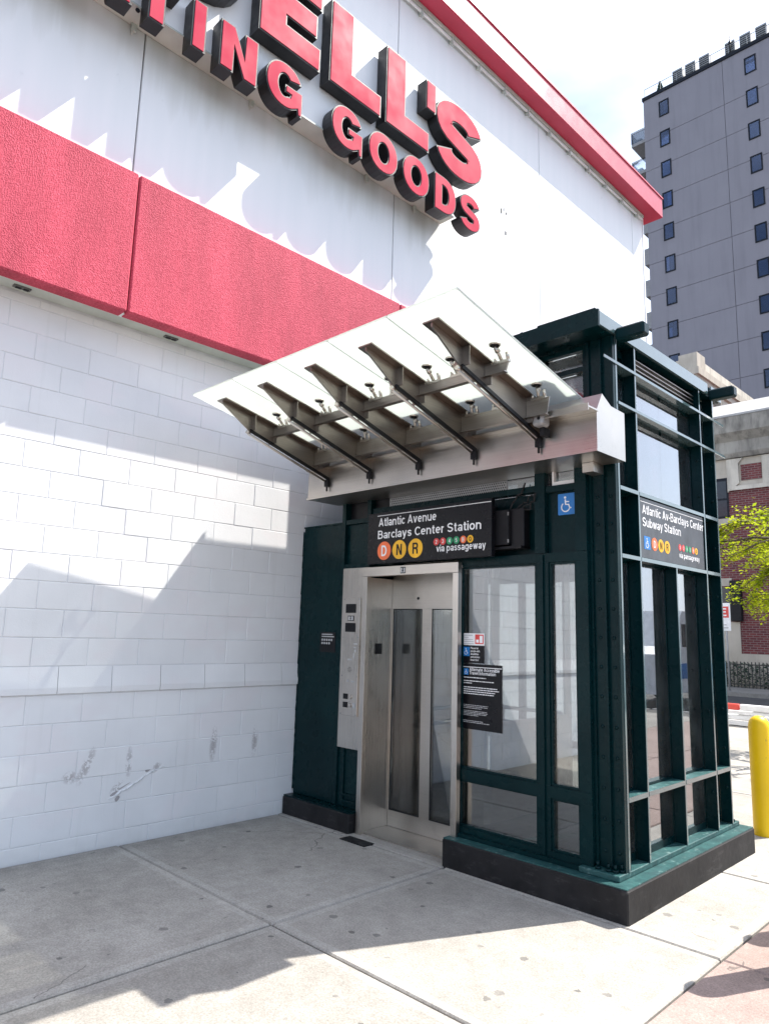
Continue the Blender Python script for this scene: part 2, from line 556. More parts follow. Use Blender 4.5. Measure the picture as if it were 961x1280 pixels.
simple('barrier_red', (0.62, 0.06, 0.04), 0.5)
simple('barrier_white', (0.74, 0.73, 0.72), 0.5)


# ------------------------------------------------------------------ mesh helpers
class MB:
    def __init__(s):
        s.bm = bmesh.new()
        s.mi = 0

    def _tag(s, fs):
        for f in fs:
            f.material_index = s.mi

    def box(s, x0, x1, y0, y1, z0, z1, bevel=0.0):
        r = bmesh.ops.create_cube(s.bm, size=1.0)
        vs_ = r['verts']
        for v in vs_:
            v.co = Vector(((x0 + x1) / 2 + v.co.x * (x1 - x0), (y0 + y1) / 2 + v.co.y * (y1 - y0), (z0 + z1) / 2 + v.co.z * (z1 - z0)))
        fs = set(f for v in vs_ for f in v.link_faces)
        s._tag(fs)
        if bevel:
            es = list(set(e for v in vs_ for e in v.link_edges))
            g = bmesh.ops.bevel(s.bm, geom=es, offset=bevel, segments=1, affect='EDGES', profile=0.5)
            s._tag(g['faces'])
        return s

    def cyl(s, p0, p1, r0, r1=None, n=12, caps=True):
        r1 = r0 if r1 is None else r1
        p0, p1 = Vector(p0), Vector(p1)
        d = (p1 - p0)
        q = d.to_track_quat('Z', 'Y')
        A, B = [], []
        for i in range(n):
            a = 2 * math.pi * i / n
            o = q @ Vector((math.cos(a), math.sin(a), 0))
            A.append(s.bm.verts.new(p0 + o * r0))
            B.append(s.bm.verts.new(p1 + o * r1))
        fs = []
        for i in range(n):
            f = s.bm.faces.new((A[i], A[(i + 1) % n], B[(i + 1) % n], B[i]))
            f.smooth = True
            fs.append(f)
        if caps:
            fs.append(s.bm.faces.new(A[::-1]))
            fs.append(s.bm.faces.new(B))
        s._tag(fs)
        return s

    def prism(s, outer, holes, to3, depth, front=True):
        """outer/holes: 2-D loops; to3(u, v, d) -> point; closed prism between d=0 and d=depth"""
        loops = [outer] + list(holes)
        tri = tessellate_polygon([[Vector((u, v, 0)) for u, v in lp] for lp in loops])
        flat = [p for lp in loops for p in lp]
        a = [s.bm.verts.new(to3(u, v, 0)) for u, v in flat]
        b = [s.bm.verts.new(to3(u, v, depth)) for u, v in flat]
        fs = []
        for t in tri:
            fs.append(s.bm.faces.new([a[i] for i in t]))
            fs.append(s.bm.faces.new([b[i] for i in t][::-1]))
        k = 0
        for lp in loops:
            n = len(lp)
            for i in range(n):
                j = (i + 1) % n
                fs.append(s.bm.faces.new((a[k + i], a[k + j], b[k + j], b[k + i])))
            k += n
        bmesh.ops.recalc_face_normals(s.bm, faces=fs)
        s._tag(fs)
        return s

    def mesh(s, name, mats):
        me = bpy.data.meshes.new(name)
        s.bm.to_mesh(me)
        s.bm.free()
        for mm in (mats if isinstance(mats, (list, tuple)) else [mats]):
            me.materials.append(MATS[mm])
        return me

    def build(s, name, mats, parent=None):
        return put(name, s.mesh(name, mats), parent)


def put(name, me, parent=None, loc=(0, 0, 0), rot=(0, 0, 0)):
    o = bpy.data.objects.new(name, me)
    col.objects.link(o)
    o.location = loc
    o.rotation_euler = rot
    if parent is not None:
        o.parent = parent
        w = ROOT.get(parent.name)
        if w is not None:
            o.matrix_parent_inverse = Matrix.Translation(w).inverted()
    return o


ROOT = {}


def tag(o, label=None, cat=None, group=None, kind=None):
    if label: o['label'] = label
    if cat: o['category'] = cat
    if group: o['group'] = group
    if kind: o['kind'] = kind
    return o


def thing(name, label, cat, loc=(0, 0, 0), group=None):
    o = bpy.data.objects.new(name, None)
    col.objects.link(o)
    o.empty_display_size = 0.2
    o.location = loc
    ROOT[o.name] = Vector(loc)
    return tag(o, label, cat, group)


def struct(name, loc=(0, 0, 0)):
    o = bpy.data.objects.new(name, None)
    col.objects.link(o)
    o.location = loc
    ROOT[o.name] = Vector(loc)
    o['kind'] = 'structure'
    return o


def part(name, mats, parent, *boxes, bevel=0.0):
    b = MB()
    for bb in boxes:
        b.box(*bb, bevel=bevel)
    return b.build(name, mats, parent)


# a plain grotesque alphabet drawn as strokes (cap height 1, x-height .73)
def EA(cx, cy, rx, ry, a0, a1):
    n = max(6, int(abs(a1 - a0) / 18))
    return [(cx + rx * math.cos(R(a0 + (a1 - a0) * i / n)), cy + ry * math.sin(R(a0 + (a1 - a0) * i / n))) for i in range(n + 1)]


def make_alphabet():
    G = {}
    xh = 0.73
    k = 0.075
    ring = lambda cx: EA(cx, .365, .215, .29, 0, 360)
    G['a'] = [[(.44, 0), (.44, .50)], EA(.265, .49, .175, .165, 0, 165), EA(.245, .21, .17, .137, 0, 360)]
    G['b'] = [[(k, 0), (k, 1)], ring(.29)]
    G['c'] = [EA(.28, .365, .205, .29, 42, 318)]
    G['d'] = [[(.505, 0), (.505, 1)], ring(.29)]
    G['e'] = [EA(.28, .365, .205, .29, 0, 312), [(.09, .37), (.485, .37)]]
    G['f'] = [[(.17, 0), (.17, .80)] + EA(.31, .80, .14, .125, 180, 95)[1:], [(.03, .665), (.31, .665)]]
    G['g'] = [ring(.29), [(.505, .73), (.505, -.05)] + EA(.29, -.05, .215, .155, 0, -150)[1:]]
    G['h'] = [[(k, 0), (k, 1)], EA(.28, .44, .205, .215, 180, 0) + [(.485, 0)]]
    G['i'] = [[(k, 0), (k, xh)], [(k, .86), (k, 1)]]
    G['l'] = [[(k, 0), (k, 1)]]
    G['m'] = [[(k, 0), (k, xh)], EA(.24, .46, .165, .195, 180, 0) + [(.405, 0)], EA(.57, .46, .165, .195, 180, 0) + [(.735, 0)]]
    G['n'] = [[(k, 0), (k, xh)], EA(.28, .44, .205, .215, 180, 0) + [(.485, 0)]]
    G['o'] = [ring(.29)]
    G['p'] = [[(k, -.28), (k, xh)], ring(.29)]
    G['r'] = [[(k, 0), (k, xh)], EA(.29, .42, .215, .235, 180, 92)]
    sp = lambda w, h, t: (EA(w / 2, h * .5 + (h - t) / 4, (w - t) / 2, (h - t) / 4, 15, 225) + EA(w / 2, h * .5 - (h - t) / 4, (w - t) / 2, (h - t) / 4, 45, -165))
    G['s'] = [sp(.50, .73, .15)]
    G['t'] = [[(.16, .93), (.16, .16)] + EA(.26, .16, .10, .085, 180, 270)[1:] + [(.33, .075)], [(.02, .665), (.32, .665)]]
    G['u'] = [[(k, xh), (k, .29)] + EA(.28, .29, .205, .215, 180, 360)[1:], [(.485, 0), (.485, xh)]]
    G['v'] = [[(.06, xh), (.26, 0)], [(.46, xh), (.26, 0)]]
    G['w'] = [[(.06, xh), (.215, 0)], [(.37, xh), (.215, 0)], [(.37, xh), (.525, 0)], [(.68, xh), (.525, 0)]]
    G['y'] = [[(.06, xh), (.27, .02)], [(.48, xh), (.25, -.12)] + EA(.14, -.10, .12, .105, -20, -100)[1:]]
    G['A'] = [[(.07, 0), (.36, 1)], [(.65, 0), (.36, 1)], [(.17, .29), (.55, .29)]]
    G['B'] = [[(k, 0), (k, 1)], [(k, .925), (.36, .925)] + EA(.36, .73, .18, .195, 90, -90)[1:] + [(k, .535)], [(k, .535), (.39, .535)] + EA(.39, .305, .20, .23, 90, -90)[1:] + [(k, .075)]]
    G['C'] = [EA(.37, .5, .295, .425, 40, 320)]
    G['D'] = [[(k, 0), (k, 1)], [(k, .925), (.30, .925)] + EA(.30, .5, .30, .425, 90, -90)[1:] + [(k, .075)]]
    G['E'] = [[(k, 0), (k, 1)], [(k, .925), (.55, .925)], [(k, .52), (.51, .52)], [(k, .075), (.56, .075)]]
    G['I'] = [[(k, 0), (k, 1)]]
    G['N'] = [[(k, 0), (k, 1)], [(.59, 0), (.59, 1)], [(.10, 1), (.565, 0)]]
    G['P'] = [[(k, 0), (k, 1)], [(k, .925), (.36, .925)] + EA(.36, .70, .20, .225, 90, -90)[1:] + [(k, .475)]]
    G['Q'] = [EA(.38, .5, .305, .425, 0, 360), [(.43, .28), (.69, .02)]]
    G['R'] = [[(k, 0), (k, 1)], [(k, .925), (.38, .925)] + EA(.38, .715, .19, .21, 90, -90)[1:] + [(k, .505)], [(.40, .50), (.53, .36), (.56, 0)]]
    G['S'] = [sp(.64, 1.0, .15)]
    G['T'] = [[(.30, 0), (.30, 1)], [(.0, .925), (.60, .925)]]
    G['2'] = [EA(.27, .70, .195, .225, 165, -25) + [(.10, .10)], [(.04, .075), (.50, .075)]]
    G['3'] = [EA(.27, .73, .185, .195, 160, -80), EA(.27, .305, .20, .23, 80, -160)]
    G['4'] = [[(.40, 0), (.40, 1)], [(.38, .97), (.05, .30)], [(.02, .285), (.52, .285)]]
    G['5'] = [EA(.26, .33, .21, .255, 140, -155), [(.12, .50), (.16, .98)], [(.12, .925), (.46, .925)]]
    G['-'] = [[(.04, .36), (.30, .36)]]
    return G


ALPHA = make_alphabet()
TXT = {}


def layout(sx_, wgt):
    vv, ff = [], []
    x = 0.0
    for ch in sx_:
        if ch == ' ':
            x += 0.30
            continue
        st = ALPHA[ch]
        hi = max(p[1] for q in st for p in q) + wgt / 2 * (0.98 if ch in 'aceosgmnruSCQOhbdp2356' else 0)
        top = 1.0 if (ch.isupper() or ch.isdigit() or ch in 'bdfhlit') else 0.735
        mx_ = 0.0
        for n_, q in enumerate(st):
            lo = -0.285 if ch in 'pgy' else -0.005
            b0 = len(vv)
            m_ = len(q)
            for i, p in enumerate(q):
                a_ = Vector(q[max(0, i - 1)])
                c_ = Vector(q[min(m_ - 1, i + 1)])
                if i == 0 and Vector(q[0]) == Vector(q[-1]): a_ = Vector(q[-2])
                t = (c_ - a_).normalized()
                nn = Vector((-t.y, t.x)) * wgt / 2
                for g in (nn, -nn):
                    px_, py_ = p[0] + g.x, min(max(p[1] + g.y, lo), top + 0.005)
                    mx_ = max(mx_, px_)
                    vv.append(Vector((x + px_, py_, n_ * 0.0002)))
            for i in range(m_ - 1):
                ff.append([b0 + 2 * i, b0 + 2 * i + 1, b0 + 2 * i + 3, b0 + 2 * i + 2])
        x += mx_ + 0.085
    return vv, ff


def text(s, mat, parent, face, origin, width=None, height=None, bold=0.02, center=False, name='lettering', thick=0.002):
    """flat printed lettering; face 'S' looks to -Y, 'E' looks to +X. origin = left end of the baseline (or centre)"""
    key = (s, bold)
    if key not in TXT:
        TXT[key] = layout(s, 0.145 + (bold - 0.02) * 2.5)
    vv, ff = TXT[key]
    x0, x1 = min(v.x for v in vv), max(v.x for v in vv)
    y0, y1 = min(v.y for v in vv), max(v.y for v in vv)
    cap = 0.72
    if width and height:
        sx, sy = width / (x1 - x0), height * cap
    elif width:
        sx = sy = width / (x1 - x0)
    else:
        sx = sy = height * cap
    ox = -(x0 + x1) / 2 if center else -x0
    oy = -(y0 + y1) / 2 if center else 0
    O = Vector(origin)
    me = bpy.data.meshes.new(name)
    pts = []
    for v in vv:
        u, w = (v.x + ox) * sx, (v.y + oy) * sy
        pts.append(O + (Vector((u, -v.z, w)) if face == 'S' else Vector((v.z, u, w))))
    me.from_pydata(pts, [], ff)
    me.materials.append(MATS[mat])
    return put(name, me, parent)


def plate(name, mat, parent, face, a0, a1, z0, z1, at, thick=0.003, r=0.0):
    """thin printed plate: face 'S' at y=at (thickness behind), a = x; face 'E' at x=at, a = y"""
    b = MB()
    if r:
        lp = []
        for cx, cz, s0 in ((a1 - r, z0 + r, -90), (a1 - r, z1 - r, 0), (a0 + r, z1 - r, 90), (a0 + r, z0 + r, 180)):
            for k in range(5):
                t = R(s0 + k * 22.5)
                lp.append((cx + r * math.cos(t), cz + r * math.sin(t)))
    else:
        lp = [(a0, z0), (a1, z0), (a1, z1), (a0, z1)]
    if face == 'S':
        b.prism(lp, [], lambda u, v, d: Vector((u, at + d, v)), thick)
    else:
        b.prism(lp, [], lambda u, v, d: Vector((at - d, u, v)), thick)
    return b.build(name, mat, parent)


def disc(name, mat, parent, face, a, z, r, at, thick=0.003, n=24):
    b = MB()
    lp = [(a + r * math.cos(2 * math.pi * i / n), z + r * math.sin(2 * math.pi * i / n)) for i in range(n)]
    f = (lambda u, v, d: Vector((u, at + d, v))) if face == 'S' else (lambda u, v, d: Vector((at - d, u, v)))
    b.prism(lp, [], f, thick)
    return b.build(name, mat, parent)


def stroke(pts, w):
    """polygon around a polyline"""
    A, B = [], []
    n = len(pts)
    for i, p in enumerate(pts):
        a = Vector(pts[max(0, i - 1)])
        c = Vector(pts[min(n - 1, i + 1)])
        t = (c - a).normalized()
        nn = Vector((-t.y, t.x))
        A.append(tuple(Vector(p) + nn * w / 2))
        B.append(tuple(Vector(p) - nn * w / 2))
    return A + B[::-1]


def wheelchair(parent, face, a, z, s, at, mat='white_print'):
    """access symbol, height s, centre (a, z)"""
    f = (lambda u, v, d: Vector((a + u * s, at + d, z + v * s))) if face == 'S' else (lambda u, v, d: Vector((at - d, a + u * s, z + v * s)))
    b = MB()
    b.prism([(-0.06 + 0.075 * math.cos(2 * math.pi * i / 14), 0.40 + 0.075 * math.sin(2 * math.pi * i / 14)) for i in range(14)], [], f, 0.002)
    b.prism(stroke([(-0.05, 0.29), (-0.03, -0.02), (0.17, -0.03), (0.25, -0.26), (0.34, -0.22)], 0.085), [], f, 0.002)
    b.prism(stroke([(0.0, 0.155), (0.20, 0.135)], 0.065), [], f, 0.0015)
    arc = [(-0.03 + 0.27 * math.cos(R(t)), -0.17 + 0.27 * math.sin(R(t))) for t in range(128, 345, 12)]
    b.prism(stroke(arc, 0.065), [], f, 0.001)
    return b.build('access_symbol', mat, parent)


# ================================================================== THE GROUND
ground = MB().box(-400, 400, -400, 600, -0.6, -0.16).build('ground', 'asphalt')
tag(ground, kind='structure')
road = MB().box(-200, 200, 17.3, 25.2, -0.156, -0.150).box(3.42, 16, -60, 17.3, -0.156, -0.150).build('road', 'asphalt')
tag(road, kind='structure')
mk = MB()
for i in range(9):
    mk.box(-9.5 + i * 1.2, -8.9 + i * 1.2, 17.6, 20.4, -0.1455, -0.1435)
marks = tag(mk.build('crosswalk_marking', 'road_white'), kind='structure')

pav = struct('pavement')
bed = MB().box(-40, 3.20, -12, 16.9, -0.16, -0.022).build('pavement_bed', 'joint_dark', pav)


def slab(x0, x1, y0, y1, mats, edge=0.075):
    b = MB()
    g = 0.007
    j = lambda: random.uniform(-0.0025, 0.0025)
    b.box(x0 + g, x1 - g, y0 + g, y1 - g, -0.12, 0.0 + j())
    top = max(b.bm.faces, key=lambda f: f.calc_center_median().z)
    b.bm.faces.ensure_lookup_table()
    bmesh.ops.bevel(b.bm, geom=[e for e in top.edges], offset=0.008, segments=1, affect='EDGES')
    top = max(b.bm.faces, key=lambda f: f.calc_center_median().z)
    if edge:
        r = bmesh.ops.inset_region(b.bm, faces=[top], thickness=edge)
        for f in r['faces']:
            f.material_index = 1
    return b.build('slab', mats, pav)


rows = [4.14 + 1.48 * k for k in range(-6, 9)]
for y0, y1 in zip(rows[:-1], rows[1:]):
    slab(-5.392, -3.46, y0, y1, ['concrete', 'concrete_edge'])
    slab(-3.46, -1.56, y0, y1, ['concrete', 'concrete_edge'])
    slab(-1.56, 0.02, y0, y1, ['pink_concrete', 'pink_concrete'], 0)
    slab(0.02, 1.60, y0, y1, ['pink_concrete', 'pink_concrete'], 0)
    slab(1.60, 3.20, y0, y1, ['concrete', 'concrete_edge'])
    if y0 > 11.5:
        for xa in range(-12, -5, 2):
            slab(xa + 0.6, xa + 2.6, y0, y1, ['concrete', 'concrete_edge'])
for y0, y1 in zip(range(-12, 17, 3), range(-9, 20, 3)):
    part('kerb', 'kerb_concrete', pav, (3.204, 3.40, y0 + 0.004, min(y1, 16.9) - 0.004, -0.16, 0.0), bevel=0.012)
for x0 in range(-40, 3, 3):
    part('kerb', 'kerb_concrete', pav, (x0 + 0.004, min(x0 + 3, 3.2) - 0.004, 16.904, 17.10, -0.16, 0.0), bevel=0.012)
part('drain_cover', 'black_matte', pav, (-4.45, -4.17, 4.055, 4.165, -0.004, 0.006))

far = struct('far_pavement')
for x0 in range(-40, 30, 3):
    part('kerb', 'kerb_concrete', far, (x0 + 0.004, x0 + 2.996, 25.2, 25.42, -0.16, 0.0), bevel=0.012)
    part('slab', 'concrete', far, (x0 + 0.006, x0 + 2.994, 25.43, 28.3, -0.12, 0.0))

# ================================================================== STORE BUILDING
XW, XU, XB = -5.396, -5.216, -5.072
YN = 11.70
Y0 = -9.4
store = thing('store_building', 'white painted block store with a red stucco band and red roof edge', 'building', (-15, 1, 0))
part('wall', 'mortar', store, (-5.60, XW - 0.004, Y0, YN - 0.02, -0.12, 4.10))
part('core', 'panel', store, (-30, -5.604, Y0, YN - 0.03, -0.12, 9.30))

COURSE, BL = 0.2025, 0.4025
zc = [0.11 + COURSE * (k - 1) for k in range(21)]
zc.append(4.02)


def block_mesh(length, z0, z1, ledge=False):
    b = MB()
    g = 0.0025
    if not ledge:
        b.box(-0.09, 0.0, g, length - g, g, (z1 - z0) - g, bevel=0.003)
    else:   # weathered course: leans outward to a dripping lip
        h = z1 - z0
        prof = [(-0.09, g), (0.003, g), (0.018, 0.008), (0.021, 0.050), (0.002, h - g), (-0.09, h - g)]
        b.prism(prof, [], lambda u, v, d: Vector((u, g + d, v)), length - 2 * g)
    return b.mesh('block', 'block')


BLM = {}


def get_block(length, h, ledge):
    k = (round(length, 3), round(h, 3), ledge)
    if k not in BLM:
        BLM[k] = block_mesh(length, 0, h, ledge)
    return BLM[k]


rest = MB()
for k in range(21):
    z0, z1 = zc[k], zc[k + 1]
    if k == 20 and z1 - z0 < 0.03:
        continue
    ledge = (k == 6)
    off = 1.8955 + (BL / 2 if k % 2 == 0 else 0.0)
    y = off - BL * 30
    while y < YN - 0.05:
        ya, yb = max(y, Y0), min(y + BL, YN)
        if yb - ya > 0.06:
            if ya > 0.75 and ya < 5.2:
                put('block', get_block(yb - ya, z1 - z0, ledge), store, (XW + random.uniform(-0.0015, 0.0015), ya, z0))
            elif not ledge:
                rest.box(XW - 0.09, XW, ya + 0.0035, yb - 0.0035, z0 + 0.0035, z1 - 0.0035)
            else:
                g, h = 0.0035, z1 - z0
                prof = [(-0.09, g), (0.003, g), (0.018, 0.008), (0.021, 0.050), (0.002, h - g), (-0.09, h - g)]
                rest.prism(prof, [], lambda u, v, d, ya=ya, z0=z0: Vector((XW + u, ya + g + d, z0 + v)), yb - ya - 2 * g)
        y += BL
tag(rest.build('block', 'block', store), kind='stuff')

# the gouge with lumpy filler low on the wall
gm = MB()
pts = [(2.56, 0.34), (2.62, 0.362), (2.66, 0.39), (2.70, 0.398), (2.76, 0.43), (2.80, 0.447), (2.84, 0.478), (2.90, 0.503), (2.93, 0.508), (2.99, 0.53), (3.08, 0.555)]
rr = [0.004, 0.011, 0.009, 0.012, 0.008, 0.011, 0.007, 0.009, 0.005, 0.006, 0.002]
for i, ((ya, za), (yb, zb)) in enumerate(zip(pts[:-1], pts[1:])):
    gm.cyl((XW - 0.003, ya, za), (XW - 0.003, yb, zb), rr[i], rr[i + 1], 7)
gd = MB()
for (y, z, a, b_) in ((2.60, 0.375, .03, .012), (2.68, 0.42, .05, .006), (2.63, 0.335, .02, .02), (2.87, 0.52, .03, .014), (2.93, 0.545, .012, .01)):
    gd.prism([(y + a * math.cos(i * .9) * (1 + .3 * math.sin(3 * i)), z + b_ * math.sin(i * .9) + .45 * a * math.cos(i * .9)) for i in range(7)], [], lambda u, v, d: Vector((XW - 0.004 + d, u, v)), 0.0046)
gd.build('chip', 'scuff_grey', store)
gm.build('filler', 'caulk', store)

# upper white panels, hung proud of the block wall
pj = [Y0] + [2.22 + 3.02 * k for k in range(-3, 4)] + [YN]
pj = sorted(v for v in pj if Y0 <= v <= YN)
for a, b_ in zip(pj[:-1], pj[1:]):
    part('wall_panel', 'panel', store, (-5.60, XU, a + 0.006, b_ - 0.006, 5.10, 9.32), bevel=0.004)
    part('lower_panel', 'panel', store, (-5.60, XU + 0.004, a + 0.006, b_ - 0.006, 4.14, 5.094))
    part('stucco_band', 'stucco', store, (XU + 0.006, XB, a + 0.005, b_ - 0.005, 4.015, 5.185), bevel=0.012)
part('corner_trim', 'panel', store, (-5.60, XU + 0.01, YN - 0.004, YN + 0.03, 0, 9.30))
part('end_wall', 'panel', store, (-30, -5.606, YN - 0.028, YN + 0.02, 0, 9.30))
part('panel_backing', 'joint_dark', store, (-5.602, XU - 0.03, Y0 + 0.01, YN - 0.01, 4.13, 9.30))
part('soffit', 'soffit_grey', store, (-5.392, XU - 0.002, Y0, YN - 0.01, 4.035, 4.135))
part('soffit_trim', 'white_trim', store, (XU, XB - 0.07, Y0, YN - 0.01, 4.022, 4.06))
k = 0
y = 1.53 - 1.184 * 5
while y < 4.9:
    o = part('soffit_vent', 'ac_dark', store, (-5.330, -5.285, y - 0.06, y + 0.06, 4.022, 4.0355), bevel=0.003)  # small dark vent in the soffit, not a lamp
    part('lens', 'black_matte', o, (-5.322, -5.293, y - 0.045, y - 0.005, 4.018, 4.0225), (-5.322, -5.293, y + 0.01, y + 0.045, 4.018, 4.0225))  # dark slots of the vent
    y += 1.184

# roof edge
part('roof_edge', 'roof_red', store, (-5.30, -4.93, Y0, 11.94, 9.26, 9.63), bevel=0.006)
part('roof_edge', 'roof_red', store, (-30, -5.304, 11.70, 11.94, 9.262, 9.63))
part('roof_cap', 'roof_red', store, (-5.32, -4.915, Y0, 11.955, 9.632, 9.66))
part('eave_pipe', 'white_trim', store, (XU + 0.03, XU + 0.055, Y0, 11.6, 9.165, 9.19))
brm = MB().box(-0.03, 0.035, -0.008, 0.008, -0.05, 0.03).box(0.015, 0.035, -0.012, 0.012, -0.10, -0.045).mesh('bracket', 'soffit_grey')
for i in range(12):
    put('bracket', brm, store, (XU + 0.035, 5.0 + i * 0.58, 9.18))
part('gutter', 'soffit_grey', store, (XU + 0.002, XU + 0.07, Y0, 11.62, 9.205, 9.255))

# sign backing
part('sign_backing', 'panel', store, (XU + 0.004, -5.016, 0.0, 6.03, 6.57, 7.86), bevel=0.004)
part('backing_edge', 'soffit_grey', store, (XU + 0.004, -5.0, -0.01, 6.04, 6.552, 6.568))
clip = MB().box(-0.012, 0.012, -0.02, 0.02, -0.07, 0.0).cyl((0, -0.012, -0.05), (0, -0.012, -0.10), 0.008, None, 6).mesh('clip', 'soffit_grey')
for yy in (0.9, 2.1, 3.27, 4.78, 5.55):
    put('clip', clip, store, (-5.19, yy, 6.552))
# small marks on the wall right of the sign
mb = MB()
for (yy, zz, w, h) in ((7.30, 7.30, 0.05, 0.10), (7.36, 7.36, 0.03, 0.06), (7.42, 7.33, 0.04, 0.05), (7.40, 7.02, 0.05, 0.08), (6.55, 6.95, 0.03, 0.05)):
    mb.box(XU, XU + 0.004, yy, yy + w * 0.5, zz, zz + h * 0.7)
mb.build('anchor_hole', 'black_matte', store)

# ------------------------------------------------------------------ store sign letters
sign = thing('store_sign', 'big red letters with black sides on the white wall reading sporting goods', 'store sign', (-5.0, 3.3, 6.4))


def offset_loop(lp, d):
    n = len(lp)
    area = sum(lp[i][0] * lp[(i + 1) % n][1] - lp[(i + 1) % n][0] * lp[i][1] for i in range(n))
    s = 1 if area > 0 else -1
    out = []
    for i in range(n):
        p0, p1, p2 = Vector(lp[i - 1]), Vector(lp[i]), Vector(lp[(i + 1) % n])
        e1 = (p1 - p0).normalized()
        e2 = (p2 - p1).normalized()
        n1 = Vector((-e1.y, e1.x)) * s
        n2 = Vector((-e2.y, e2.x)) * s
        b = (n1 + n2)
        q = b.length_squared
        b = b * (2.0 / q) if q > 0.15 else n1
        if b.length > 2.2:
            b = b.normalized() * 2.2
        out.append(tuple(p1 + b * d))
    return out


def ell(cx, cy, a, b, t0, t1, n, p=2.0):
    o = []
    for i in range(n + 1):
        t = R(t0 + (t1 - t0) * i / n)
        c, s = math.cos(t), math.sin(t)
        o.append((cx + a * math.copysign(abs(c) ** (2 / p), c), cy + b * math.copysign(abs(s) ** (2 / p), s)))
    return o


def glyph(ch, w, h, sx, sy):
    """outer loop, holes; sx stem width, sy bar height"""
    if ch == 'I' or ch == "'":
        return [(0, 0), (w, 0), (w, h), (0, h)], []
    if ch == 'L':
        return [(0, 0), (w, 0), (w, sy), (sx, sy), (sx, h), (0, h)], []
    if ch == 'E':
        m0, m1 = (h - sy) / 2, (h + sy) / 2
        return [(0, 0), (w, 0), (w, sy), (sx, sy), (sx, m0), (w * .93, m0), (w * .93, m1), (sx, m1), (sx, h - sy), (w, h - sy), (w, h), (0, h)], []
    if ch == 'T':
        c = w / 2
        return [(c - sx / 2, 0), (c + sx / 2, 0), (c + sx / 2, h - sy), (w, h - sy), (w, h), (0, h), (0, h - sy), (c - sx / 2, h - sy)], []
    if ch == 'N':
        return [(0, 0), (sx, 0), (sx, h * .56), (w - sx, 0), (w, 0), (w, h), (w - sx, h), (w - sx, h * .44), (sx, h), (0, h)], []
    if ch == 'M':
        return [(0, 0), (sx * .8, 0), (sx * .8, h * .62), (w * .40, 0), (w * .60, 0), (w - sx * .8, h * .62), (w - sx * .8, 0), (w, 0), (w, h), (w - sx * 1.15, h), (w / 2, h * .42), (sx * 1.15, h), (0, h)], []
    if ch == 'O':
        return ell(w / 2, h / 2, w / 2, h / 2, 0, 345, 23, 2.15), [ell(w / 2, h / 2, w / 2 - sx, h / 2 - sy, 0, 345, 23, 2.0)[::-1]]
    if ch == 'D':
        o = [(0, 0)] + ell(w * .42, h / 2, w * .58, h / 2, -90, 90, 14, 2.2) + [(0, h)]
        i = [(sx, sy)] + ell(w * .42, h / 2, w * .58 - sx, h / 2 - sy, -90, 90, 12, 2.2) + [(sx, h - sy)]
        return o, [i[::-1]]
    if ch == 'P' or ch == 'R':
        hb = h * .44
        arc = ell(w * .55, h - (h - hb + 0.0) / 2 + 0.0, w * .45, (h - hb) / 2, -90, 90, 10, 2.2)
        hole = [(sx, hb + sy * .8)] + ell(w * .55, h - (h - hb) / 2, w * .45 - sx, (h - hb) / 2 - sy * .8, -90, 90, 8) + [(sx, h - sy * .8)]
        if ch == 'P':
            o = [(0, 0), (sx, 0), (sx, hb)] + arc + [(0, h)]
        else:
            o = [(0, 0), (sx, 0), (sx, hb * .92), (w * .50, hb * .92), (w - sx * 1.1, 0), (w, 0), (w * .80, hb * 1.03)] + arc[3:] + [(0, h)]
        return o, [hole[::-1]]
    if ch == 'G':
        cx, cy = w / 2, h / 2
        o = ell(cx, cy, w / 2, h / 2, 24, 305, 26, 2.15)
        o += [(w * .86, h * .12), (w * .88, 0.0), (w, 0.0), (w, h * .54), (w * .52, h * .54), (w * .52, h * .36), (w - sx * 1.0, h * .36), (w - sx * 1.05, h * .30)]
        o += ell(cx, cy, w / 2 - sx, h / 2 - sy, 300, 38, 18, 2.0)
        return o, []
    if ch == 'S':
        cx = w / 2
        a = (w - sx) / 2
        b = (h - sy) / 4
        cu, cl = h / 2 + b, h / 2 - b
        pts = ell(cx, cu, a, b, 8, 225, 16, 2.2) + ell(cx, cl, a, b, 45, -172, 16, 2.2)
        A, B = [], []
        n = len(pts)
        for i, p in enumerate(pts):
            q0, q1 = Vector(pts[max(0, i - 1)]), Vector(pts[min(n - 1, i + 1)])
            t = (q1 - q0).normalized()
            nn = Vector((-t.y, t.x))
            wd = sx * abs(nn.x) + sy * abs(nn.y) if abs(nn.x) + abs(nn.y) > 0 else sx
            wd = (sx * nn.x ** 2 + sy * nn.y ** 2)
            A.append(tuple(Vector(p) + nn * wd / 2))
            B.append(tuple(Vector(p) - nn * wd / 2))
        return (B + A[::-1]), []


def letter(ch, y0, z0, w, h, sx, sy):
    o, holes = glyph(ch, w, h, sx, sy)
    xf, xb_ = -4.866, -5.008
    bk = MB()
    to3 = lambda u, v, d: Vector((xf - d, y0 + u, z0 + v))
    bk.prism(o, holes, to3, xf - xb_)
    root = bk.build('letter', 'letter_black', sign)
    bd = 0.014 if h < 0.6 else 0.017
    fo = offset_loop(o, bd)
    fh = [offset_loop(hh, bd * -1) if False else [tuple(p) for p in offset_loop(hh, -bd)] for hh in holes]
    fc = MB()
    fc.prism(fo, fh, lambda u, v, d: Vector((xf + 0.006 - d, y0 + u, z0 + v)), 0.010)
    fc.build('letter_face', 'letter_red', root)
    st = MB().cyl((xb_ + 0.002, y0 + w * .25, z0 + h * .3), (-5.0155, y0 + w * .25, z0 + h * .3), 0.02, None, 8)
    st.build('stand_off', 'black', root)


